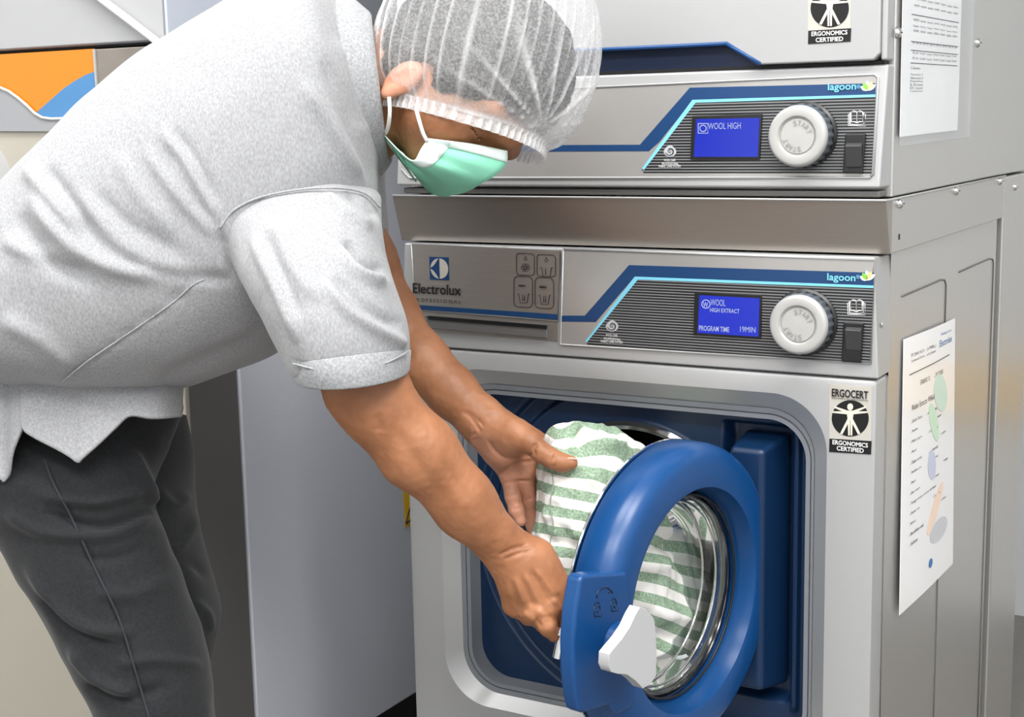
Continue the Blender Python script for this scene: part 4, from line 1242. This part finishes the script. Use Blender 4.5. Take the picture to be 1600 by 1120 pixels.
creases(person, [(l_, a_2 * (1.7 if w_2 < 2.6 else 1.0), max(w_2, 1.8)) for l_, a_2, w_2 in [
    ([(763, 688), (775, 706), (796, 716), (836, 709)], -.0016, 2.2), ([(774, 743), (790, 735), (806, 724), (836, 720)], -.0016, 2), ([(786, 756), (806, 752), (831, 752)], -.0014, 2),
    ([(790, 776), (811, 771)], -.0008, 1.8), ([(799, 797), (816, 792)], -.0008, 1.8), ([(818, 783), (832, 778)], -.0008, 1.8), ([(836, 712), (834, 700), (840, 692)], -.0014, 2),
    ([(863, 722), (867, 712), (873, 707)], -.0010, 1.6), ([(864, 730), (868, 724)], -.0008, 1.5), ([(868, 712), (864, 718)], -.0006, 1.2),
    ([(722, 642), (733, 650), (745, 665), (750, 676)], -.0012, 2.5), ([(728, 640), (742, 652), (757, 668)], -.0010, 2.2), ([(732, 683), (744, 676)], -.0008, 1.6), ([(736, 690), (750, 684)], -.0007, 1.5),
    ([(748, 650), (775, 640), (800, 655), (815, 662)], .0008, 5), ([(736, 610), (756, 620), (790, 645)], .0008, 4),
    ([(584, 650), (592, 662), (592, 676)], -.0022, 8), ([(610, 660), (650, 720), (690, 780)], -.0016, 12), ([(690, 720), (740, 790)], -.0012, 9),
    ([(820, 895), (848, 950)], .0022, 4.5), ([(836, 888), (872, 934)], .0024, 4.5), ([(806, 900), (820, 948)], .0018, 4.5), ([(829, 890), (860, 945)], -.0018, 4), ([(813, 900), (834, 952)], -.0016, 4), ([(798, 905), (808, 950)], -.0010, 4), ([(780, 868), (800, 858), (826, 850)], -.0012, 2.5), ([(786, 876), (806, 866), (832, 860)], -.0009, 2), ([(862, 936), (874, 944), (880, 952)], .0022, 5), ([(838, 952), (850, 960), (858, 966)], .0022, 5), ([(818, 956), (828, 964), (836, 970)], .0020, 5),
    ([(806, 962), (815, 972), (822, 979)], -.0016, 3), ([(836, 966), (842, 974), (846, 980)], -.0018, 3), ([(870, 925), (884, 945), (889, 960)], -.0014, 3), ([(848, 965), (862, 962), (872, 970)], -.0010, 2.5)]], nz=[(.0007, 45), (.00035, 190)])
# thumb nail of the left hand
nv = []
for j in range(7):
    row = []
    for i in range(9):
        u, v_ = i / 8 * 2 - 1, j / 6 * 2 - 1
        row.append(c2w(cf(892.5 + 9 * u - 1.0 * v_, 717.8 + .6 * u + 3.2 * v_ * sqrt(max(.0, 1 - .75 * u * u)), 1.4815 + .0016 * u * u + .0016 * v_ + .0016 * v_ * v_)))
    nv.append(row)
mb = MB(); mb.loops(nv, False)
obj('thumb_nail', mb, NAILM, person, smooth=True)

# ---- hair and hair net
Hb = Body()
Hb.el(H(.012, .052, 0), AX, (.088, .096, .083), .01)
Hb.el(H(.045, .085, 0), AX, (.060, .060, .070), .03)
for sg in (1, -1): Hb.el(H(.021, -.010, .078 * sg), AX, (.021, .029, .03), .008, True)
hc = O3 + hf * .15 - hu * .045
RIMC = cf(728, 190, HD); APX = np.array([.28, -.96, 0]); APX /= np.linalg.norm(APX); E1 = np.array([.96, .28, 0]); E1 /= np.linalg.norm(E1); E2 = np.array([0, 0, -1.])
Hb.el(RIMC - APX * .2 + APX * .012, np.array([E1, APX, E2]), (.5, .2, .5), .006, True)
hair = obj('hair', Hb.mesh(.003), HAIRM, person, smooth=True)
creases(hair, [], nz=[(.003, 60), (.002, 160)])
Bw = Body()
for sg in (1, -1): Bw.rc(H(.0975, .0300, .014 * sg), H(.089, .0290, .046 * sg), .0042, .003, .003)
obj('eyebrow', Bw.mesh(.0015), HAIRM, person, smooth=True)

CC = cf(759, 90, HD)
NTH, NLA = 420, 90
th = np.linspace(0, 2 * pi, NTH + 1)[:-1]; lam0 = radians(-35)
R1, R2, RA = .1115, .111, .124
knot = np.array([853., 207.])
rng = np.random.RandomState(3)
wob = rng.rand(12) * 6
def pleat(t):
    ph = t * 46 + 1.6 * np.sin(3 * t + wob[0]) + 1.1 * np.sin(7 * t + wob[1]) + .6 * np.sin(13 * t + wob[2])
    return np.clip(np.cos(ph), 0, 1) ** 8
bxc = lambda t: np.sign(np.cos(t)) * np.abs(np.cos(t)) ** .8
bxs = lambda t: np.sign(np.sin(t)) * np.abs(np.sin(t)) ** .72
rows_, folds_ = [], []
for j in range(NLA + 1):
    s_ = j / NLA; la = lam0 + (pi / 2 * .985 - lam0) * s_
    drift = .35 * np.sin(s_ * 3 + th * 2) * s_
    pl = pleat(th + drift * .25) * np.clip(1.15 - s_ * 1.05, 0, 1) * (.70 + .30 * np.sin(9 * th + 4 * s_ + wob[3]) * np.sin(4 * th - 3 * s_))
    amp = .0042 * np.sin(pi * min(1, s_ * 1.4 + .12))
    rimk = 1 - .12 * math.exp(-(s_ / .05) ** 2); cl_ = cos(la) ** .75
    lump = 1 + .02 * np.sin(5 * th + 6 * s_) * s_ + .014 * np.sin(9 * th - 7 * s_)
    rad = (cl_ * rimk * lump)[:, None]
    P = CC + E1 * (R1 * rad) * bxc(th)[:, None] + E2 * (R2 * rad) * bxs(th)[:, None] + APX * RA * sin(la)
    dirn = P - CC; dirn /= np.linalg.norm(dirn, axis=1)[:, None]
    P = P + dirn * (pl * amp)[:, None]
    w_ = c2w(P); qx = w2px(w_)
    dk = qx[:, :2] - knot; rk = np.hypot(dk[:, 0], dk[:, 1]); ak = np.arctan2(dk[:, 1], dk[:, 0])
    kf = np.exp(-(rk / 130) ** 2) * (np.sin(th) > -.3)
    k2 = np.clip(np.cos(ak * 17 + 1.3 * np.sin(ak * 5)), 0, 1) ** 5 * kf
    P = P + dirn * (k2 * .004 - .008 * np.exp(-(rk / 36) ** 2) * (np.sin(th) > -.3))[:, None]
    rows_.append(c2w(P)); folds_.append(.50 * pl * (1 - kf) + .55 * k2 + .35 * np.exp(-(rk / 36) ** 2) + .25 * math.exp(-(s_ / .05) ** 2))
mb = MB().loops(rows_, True, False, True)
net = obj('hair_net', mb, NET, person, smooth=True, attrs={'fold': np.concatenate(folds_)})
# elastic band: a ruffled strip along the rim
br, bf = [], []
for k, (dz, rr) in enumerate(((.002, 1.03), (-.002, 1.0), (-.006, 1.005), (-.0105, .99))):
    t2 = np.linspace(0, 2 * pi, 721)[:-1]; cell = np.cos(t2 * 62)
    rad = cos(lam0) ** .75 * .88 * rr * (1 + .022 * cell * (k / 3))
    P = CC + E1 * (R1 * rad)[:, None] * bxc(t2)[:, None] + E2 * (R2 * rad)[:, None] * bxs(t2)[:, None] + APX * (RA * sin(lam0) + dz)
    br.append(c2w(P)); bf.append(np.clip(.1 + .4 * (cell > .55), 0, 1))
obj('elastic_band', MB().loops(br), BANDM, net, smooth=True, attrs={'fold': np.concatenate(bf)})

# ---- face mask
near_e = crom([(669, 216, 1.357), (658, 232, 1.358), (645, 251, 1.362), (620, 232, 1.378), (592, 201, 1.392)], 25)
mid_l = crom([(792, 236, 1.392), (790, 256, 1.385), (768, 277, 1.383), (738, 289, 1.388), (700, 292, 1.40), (664, 280, 1.418), (630, 255, 1.44), (598, 212, 1.45)], 25)
bq_ = bq[(bq[:, 0] > 560) & (bq[:, 0] < 830) & (bq[:, 1] > 170) & (bq[:, 1] < 340)]
rowsN = []
for j in range(25):
    a, b = cf(*near_e[j]), cf(*mid_l[j]); row = []
    for i in range(15):
        u = i / 14; P = a * (1 - u) + b * u; P = P + np.array([0, 0, -1.]) * .010 * sin(pi * u) * (1 - .5 * abs(j / 24 - .4))
        pxp = np.array([800 + FPX * P[0] / P[2], 560 + FPX * P[1] / P[2]])
        nb_ = np.hypot(bq_[:, 0] - pxp[0], bq_[:, 1] - pxp[1]) < 7
        if nb_.any():
            zmin = np.percentile(bq_[nb_, 2], 8) - .0045
            if zmin < P[2]: P = P * (zmin / P[2])
        P = P + np.array([0, 0, -1.]) * .0013 * sin(j * 1.5) * sin(pi * u) ** .5
        row.append(P)
    rowsN.append(row)
mirror = lambda P: P - 2 * ((P - O3) @ hs) * hs
full = []
for row in rowsN:
    off = (row[-1] - O3) @ hs
    full.append([c2w(p) for p in row] + [c2w(mirror(p) + 2 * off * hs) for p in row[-2::-1]])
def grid_mb(G, t=.0012):
    nvv, nuu = len(G), len(G[0]); mb = MB(); V_ = [p for r in G for p in r]
    cen_ = np.mean(V_, 0); mb.add(V_, [(j * nuu + i, j * nuu + i + 1, (j + 1) * nuu + i + 1, (j + 1) * nuu + i) for j in range(nvv - 1) for i in range(nuu - 1)])
    return mb
mk = obj('face_mask', grid_mb(full), MASKG, person, smooth=True)
sd = mk.modifiers.new('thickness', 'SOLIDIFY'); sd.thickness = .0014; sd.offset = 0
hem = [[p * 1.0 for p in full[j]] for j in (0, 1, 2, 3)]
hem = [[p + (CAM - p) / np.linalg.norm(CAM - p) * .0016 for p in r] for r in hem]
e1 = obj('mask_border', grid_mb(hem), MASKW, mk, smooth=True)
side = [[r[k] + (CAM - r[k]) / np.linalg.norm(CAM - r[k]) * .0018 for r in full] for k in (0, 1, 2, 3, 4)]
e2_ = obj('mask_border', grid_mb(side), MASKW, mk, smooth=True)
low = [[p + (CAM - p) / np.linalg.norm(CAM - p) * .0017 for p in full[j]] for j in (22, 23, 24)]
e3 = obj('mask_border', grid_mb(low), MASKW, mk, smooth=True)
for e_ in (e1, e2_, e3):
    sd = e_.modifiers.new('thickness', 'SOLIDIFY'); sd.thickness = .001; sd.offset = 0
for pts in ([(608, 152, 1.352), (609, 175, 1.352), (607, 196, 1.365), (603, 208, 1.385)], [(650, 170, 1.346), (656, 192, 1.346), (661, 208, 1.35), (667, 220, 1.354)]):
    obj('ear_loop', MB().tube([c2w(cf(*p)) for p in crom(pts, 12)], .0019, 8), LOOPM, mk, smooth=True)

# ---- polo shirt
tst = [(-95, 470, 20, 600, 1.475, .13), (-70, 415, 95, 611, 1.472, .150), (-25, 352, 180, 614, 1.467, .160), (40, 275, 262, 607, 1.462, .165), (125, 187, 345, 587, 1.457, .168), (222, 105, 430, 550, 1.452, .170),
       (320, 42, 498, 490, 1.45, .172), (415, -6, 560, 415, 1.45, .172), (487, -22, 594, 335, 1.45, .15), (530, -8, 594, 275, 1.45, .10), (556, 14, 596, 235, 1.45, .07)]
shirt = obj('polo_shirt', loft(tst, 190, 170, .86, round0=.03, round1=.01), SHIRT, person, smooth=True)
creases(shirt, [([(250, 205), (285, 240), (312, 285), (343, 345)], .006, 9), ([(270, 205), (305, 255), (338, 320)], -.005, 8), ([(225, 230), (255, 275), (300, 330), (340, 370)], .004, 9), ([(40, 262), (75, 300), (128, 358)], .008, 12),
                ([(70, 262), (105, 310), (150, 372)], -.007, 11), ([(45, 300), (92, 365), (165, 412), (250, 430)], .009, 13), ([(25, 330), (70, 400), (150, 440)], -.007, 13), ([(0, 372), (50, 395), (130, 400)], .005, 12),
                ([(120, 290), (170, 360), (240, 415), (340, 440)], .005, 12), ([(190, 400), (270, 428), (370, 436)], -.006, 8), ([(180, 240), (215, 300), (270, 360)], .003, 12), ([(150, 300), (200, 350), (290, 400)], -.004, 11),
                ([(345, 360), (352, 400), (372, 432)], -.006, 7), ([(309, 433), (270, 470), (200, 520), (92, 597)], -.0025, 3), ([(0, 500), (60, 530), (120, 575)], .005, 14), ([(240, 600), (330, 560), (420, 520)], -.006, 12), ([(500, 90), (530, 150), (560, 230), (590, 300)], -.006, 10),
                ([(520, 60), (545, 130), (575, 210)], .004, 8), ([(470, 130), (520, 200), (565, 280)], .005, 11), ([(560, 190), (580, 240), (590, 300)], .004, 8)], Dmax=1.47, nz=[(.004, 9), (.0015, 25)])
def sleeve(st, folds, label=None):
    o = obj('sleeve', loft(st, 110, 120, .9, cap1=False, round0=.03), SHIRT, shirt, smooth=True)
    if folds: creases(o, folds, nz=[(.0025, 14), (.001, 40)])
    return o
nst = [(420, 300, 555, 290, 1.44, .09), (362, 322, 588, 300, 1.395, .100), (345, 354, 596, 326, 1.346, .077), (374, 430, 602, 396, 1.318, .081), (408, 492, 618, 452, 1.303, .082), (438, 548, 634, 505, 1.298, .080), (458, 584, 638, 548, 1.298, .077), (468, 594, 637, 580, 1.298, .074)]
sl = sleeve(nst, [([(531, 384), (549, 419), (575, 436), (602, 442)], .009, 8), ([(540, 378), (562, 408), (600, 428)], -.008, 8), ([(505, 435), (550, 490), (612, 527), (634, 540)], .006, 9), ([(520, 430), (570, 480), (628, 512)], -.006, 9),
                  ([(391, 362), (415, 415), (440, 470), (470, 540)], .005, 9), ([(430, 345), (455, 410), (500, 470)], .004, 10), ([(410, 360), (440, 430), (470, 500)], -.004, 9), ([(505, 300), (545, 330), (585, 355)], .005, 8), ([(540, 300), (575, 318), (592, 340)], -.006, 7),
                  ([(458, 560), (510, 578), (570, 578), (636, 556)], -.003, 2.5)])
# turned cuff edge
cuff = [(452, 570, 641, 546, 1.298, .083), (463, 593, 639, 579, 1.298, .080)]
ck = []
for (u, sc_) in ((0, 1.0), (.05, 1.012), (.95, 1.012), (1.0, 1.0), (1.0, .93), (.3, .92)):
    row = np.array(cuff[0]) * (1 - u) + np.array(cuff[1]) * u
    a, b = cf(row[0], row[1], row[4]), cf(row[2], row[3], row[4]); al = np.linspace(0, 2 * pi, 97)[:-1]
    mid, h_ = (a + b) / 2, (a - b) / 2
    sag = np.array([.35, 1.0, 0]) * .011 * u
    ck.append(c2w(mid + np.cos(al)[:, None] * h_ * sc_ + np.sin(al)[:, None] * np.array([0, 0, -row[5] * sc_]) + np.clip(np.sin(al), 0, 1)[:, None] * sag))
obj('sleeve_cuff', MB().loops(ck), RIBBED, shirt, smooth=True)
sleeve([(470, 240, 590, 200, 1.54, .07), (500, 300, 600, 250, 1.585, .08), (520, 350, 602, 300, 1.60, .075), (535, 420, 606, 360, 1.595, .066), (545, 450, 603, 388, 1.59, .06)], None)
# seams laid on the knit
def lay(name, line, parent, objs, r, m_, n=70, win=9, sm=8):
    V_ = np.concatenate([vcoords(o) + np.array(o['_w']) for o in objs]); Q = w2px(V_); pts = []
    for p in crom(line, n):
        c_ = np.where(np.hypot(Q[:, 0] - p[0], Q[:, 1] - p[1]) < win)[0]
        if len(c_): pts.append((p[0], p[1], np.sort(Q[c_, 2])[:4].mean()))
    pts = np.array(pts)
    for _ in range(sm): pts[1:-1, 2] = (pts[:-2, 2] + 2 * pts[1:-1, 2] + pts[2:, 2]) / 4
    return obj(name, MB().tube([c2w(cf(x, y, d - r * .3)) for x, y, d in pts], r, 6), m_, parent, smooth=True)
lay('armhole_seam', [(344, 356), (366, 328), (408, 308), (470, 296), (530, 294), (570, 302), (594, 324)], shirt, [shirt, sl], .0012, SHIRT)
lay('side_seam', [(318, 437), (300, 446), (268, 474), (205, 518), (140, 562), (96, 598)], shirt, [shirt], .0009, RIBBED)
lay('cuff_seam', [(458, 568), (500, 578), (545, 580), (600, 568), (638, 549)], shirt, [sl], .0009, RIBBED)
# collar and hem
col = []
for (x1, y1, x2, y2, hd, Dp) in ((536, 0, 592, 270, .112, 1.452), (538, -2, 595, 272, .118, 1.452), (560, 6, 603, 262, .108, 1.448), (580, 24, 609, 252, .098, 1.445), (582, 30, 607, 248, .092, 1.445), (560, 30, 596, 240, .085, 1.447)):
    a, b = cf(x1, y1, Dp), cf(x2, y2, Dp); al = np.linspace(0, 2 * pi, 97)[:-1]
    col.append(c2w((a + b) / 2 + np.cos(al)[:, None] * (a - b) / 2 + np.sin(al)[:, None] * np.array([0, 0, -hd]) + np.clip(np.sin(al), 0, 1)[:, None] * np.array([-.008 + .0035 * len(col), 0, 0])))
cr = []
for r in range(len(col) - 1):
    for k in range(4): cr.append(col[r] * (1 - k / 4) + col[r + 1] * k / 4)
cr.append(col[-1])
obj('collar', MB().loops(cr), RIBBED, shirt, smooth=True)


def flap(name, ctl, nu=60, nvv=24, wave=.003):
    T = crom([(c[0], c[1], c[4] + .045) for c in ctl], nu); Bt = crom([(c[2], c[3], c[4] + .018) for c in ctl], nu); G = []
    for j in range(nvv):
        v_ = j / (nvv - 1)
        G.append([c2w(cf(*(T[i] * (1 - v_) + Bt[i] * v_)) + np.array([0, 0, -1.]) * (.004 + wave * (sin(i * .25 + v_) * (.3 + .7 * v_)))) for i in range(nu)])
    o = obj(name, grid_mb(G), SHIRT, shirt, smooth=True)
    sd = o.modifiers.new('thickness', 'SOLIDIFY'); sd.thickness = .0035; sd.offset = 0
    return o
flap('front_hem', [(34, 560, 39, 668, 1.368), (42, 562, 44, 676, 1.366), (66, 570, 62, 688, 1.361), (90, 572, 88, 702, 1.359), (110, 573, 110, 714, 1.357), (123, 575, 124, 722, 1.357), (136, 576, 132, 716, 1.357), (160, 578, 158, 692, 1.358), (182, 579, 180, 670, 1.361), (205, 580, 203, 650, 1.366), (235, 578, 236, 653, 1.375), (262, 578, 262, 653, 1.39), (288, 576, 284, 651, 1.42)])
flap('back_hem', [(-75, 520, -70, 770, 1.42), (-20, 540, -22, 735, 1.385), (-6, 546, -6, 736, 1.380), (2, 550, 3, 745, 1.378), (9, 554, 9, 752, 1.375), (15, 556, 15, 738, 1.373), (24, 560, 23, 706, 1.371), (42, 566, 38, 670, 1.369)])

# ---- jeans
jm = loft([(a, b_, c, d, e + .025, h_ * .84) for a, b_, c, d, e, h_ in [(-60, 585, 270, 610, 1.50, .10), (-72, 640, 284, 640, 1.495, .105), (-80, 700, 262, 700, 1.475, .105), (-66, 745, 242, 745, 1.452, .098), (-45, 785, 240, 785, 1.447, .09), (5, 850, 264, 850, 1.445, .084), (44, 920, 291, 920, 1.445, .08), (90, 1000, 315, 1000, 1.445, .076), (120, 1060, 328, 1060, 1.445, .07), (148, 1120, 333, 1120, 1.445, .066),
           (165, 1200, 334, 1200, 1.45, .062), (170, 1320, 325, 1320, 1.455, .06), (180, 1480, 315, 1480, 1.46, .054), (196, 1545, 306, 1545, 1.462, .05)]], 170, 110, .95)
jn = obj('jeans', jm, JEANS, person, smooth=True)
jf = [([(60, 770), (150, 785), (232, 760)], .005, 8), ([(70, 800), (160, 822), (240, 795)], -.005, 7), ([(90, 835), (170, 836), (240, 806)], .005, 8), ([(120, 870), (180, 872), (230, 850)], -.003, 8), ([(40, 880), (95, 950), (150, 985), (210, 985)], .005, 9), ([(60, 930), (110, 985), (180, 1005)], -.004, 9), ([(110, 1010), (150, 1060), (220, 1090)], .005, 8),
      ([(130, 1070), (180, 1095), (260, 1070)], -.004, 8), ([(180, 1040), (240, 1030), (320, 1040)], .003, 8), ([(10, 800), (60, 830), (110, 832)], .004, 9), ([(200, 700), (230, 760), (244, 790)], .006, 9), ([(60, 700), (80, 750), (110, 800), (150, 890), (185, 965), (215, 1060), (233, 1125)], -.0018, 3), ([(150, 920), (200, 930), (270, 900)], .003, 10)]
creases(jn, [(l_, a_2 * 1.6, w_2) for l_, a_2, w_2 in jf], nz=[(.003, 14), (.0012, 40)])
far = loft([(120, 640, 286, 650, 1.565, .09), (130, 700, 298, 715, 1.565, .09), (160, 780, 300, 780, 1.56, .085), (180, 850, 312, 850, 1.555, .08), (205, 920, 334, 920, 1.55, .074), (222, 960, 343, 960, 1.55, .07), (228, 1000, 337, 1000, 1.55, .066), (225, 1060, 325, 1060, 1.552, .062), (215, 1140, 318, 1140, 1.56, .06), (205, 1300, 312, 1300, 1.57, .056), (205, 1440, 296, 1440, 1.58, .05), (212, 1482, 285, 1482, 1.582, .046)], 140, 90, .95)
fl_ = obj('trouser_leg', far, JEANS, jn, smooth=True)
creases(fl_, [([(240, 760), (270, 790), (296, 770)], .005, 8), ([(250, 860), (285, 850), (310, 800)], .005, 7), ([(270, 900), (300, 880), (325, 900)], -.004, 7), ([(300, 940), (325, 960), (330, 990)], .004, 7)], nz=[(.003, 16)])
# side seam laid on the cloth
sl_px = crom([(62, 690), (82, 752), (110, 805), (150, 892), (186, 966), (215, 1060), (234, 1124)], 60)
jc = vcoords(jn) + np.array(jn['_w']); jq = w2px(jc); pts = []
for p in sl_px:
    d = np.hypot(jq[:, 0] - p[0], jq[:, 1] - p[1]); cand = np.where(d < 9)[0]
    if len(cand): k = cand[np.argsort(jq[cand, 2])[:4]]; pts.append(c2w(cf(p[0], p[1], jq[k, 2].mean() - .0006)))
if len(pts) > 4:
    pts = np.array(pts)
    for _ in range(6): pts[1:-1] = (pts[:-2] + pts[1:-1] * 2 + pts[2:]) / 4
    obj('side_seam', MB().tube(pts, .0013, 6), STITCH, jn, smooth=True)


def shoe(px, py, Dp):
    c = np.array(at(px, py, Dp)); d = CM @ np.array([1., 0, -.35]); d[2] = 0; d /= np.linalg.norm(d); s_ = np.array([-d[1], d[0], 0]); R = []
    for (t, w_, z0, z1) in ((-.085, .018, .004, .05), (-.08, .03, 0, .085), (-.03, .036, 0, .10), (.02, .038, 0, .085), (.07, .042, 0, .058), (.12, .046, 0, .046), (.16, .036, 0, .036), (.178, .014, .006, .024)):
        R.append([np.array([c[0], c[1], 0]) + d * t + s_ * w_ * cos(a) + ZA * ((z0 + z1) / 2 + (z1 - z0) / 2 * sin(a)) for a in np.linspace(0, 2 * pi, 25)[:-1]])
    m = MB().loops(R, True, True, True)
    obj('shoe', m, SHOEM, person, smooth=True, subsurf=1)
shoe(250, 1560, 1.487); shoe(248, 1490, 1.582)

for o in bpy.data.objects:
    if '_w' in o: del o['_w']
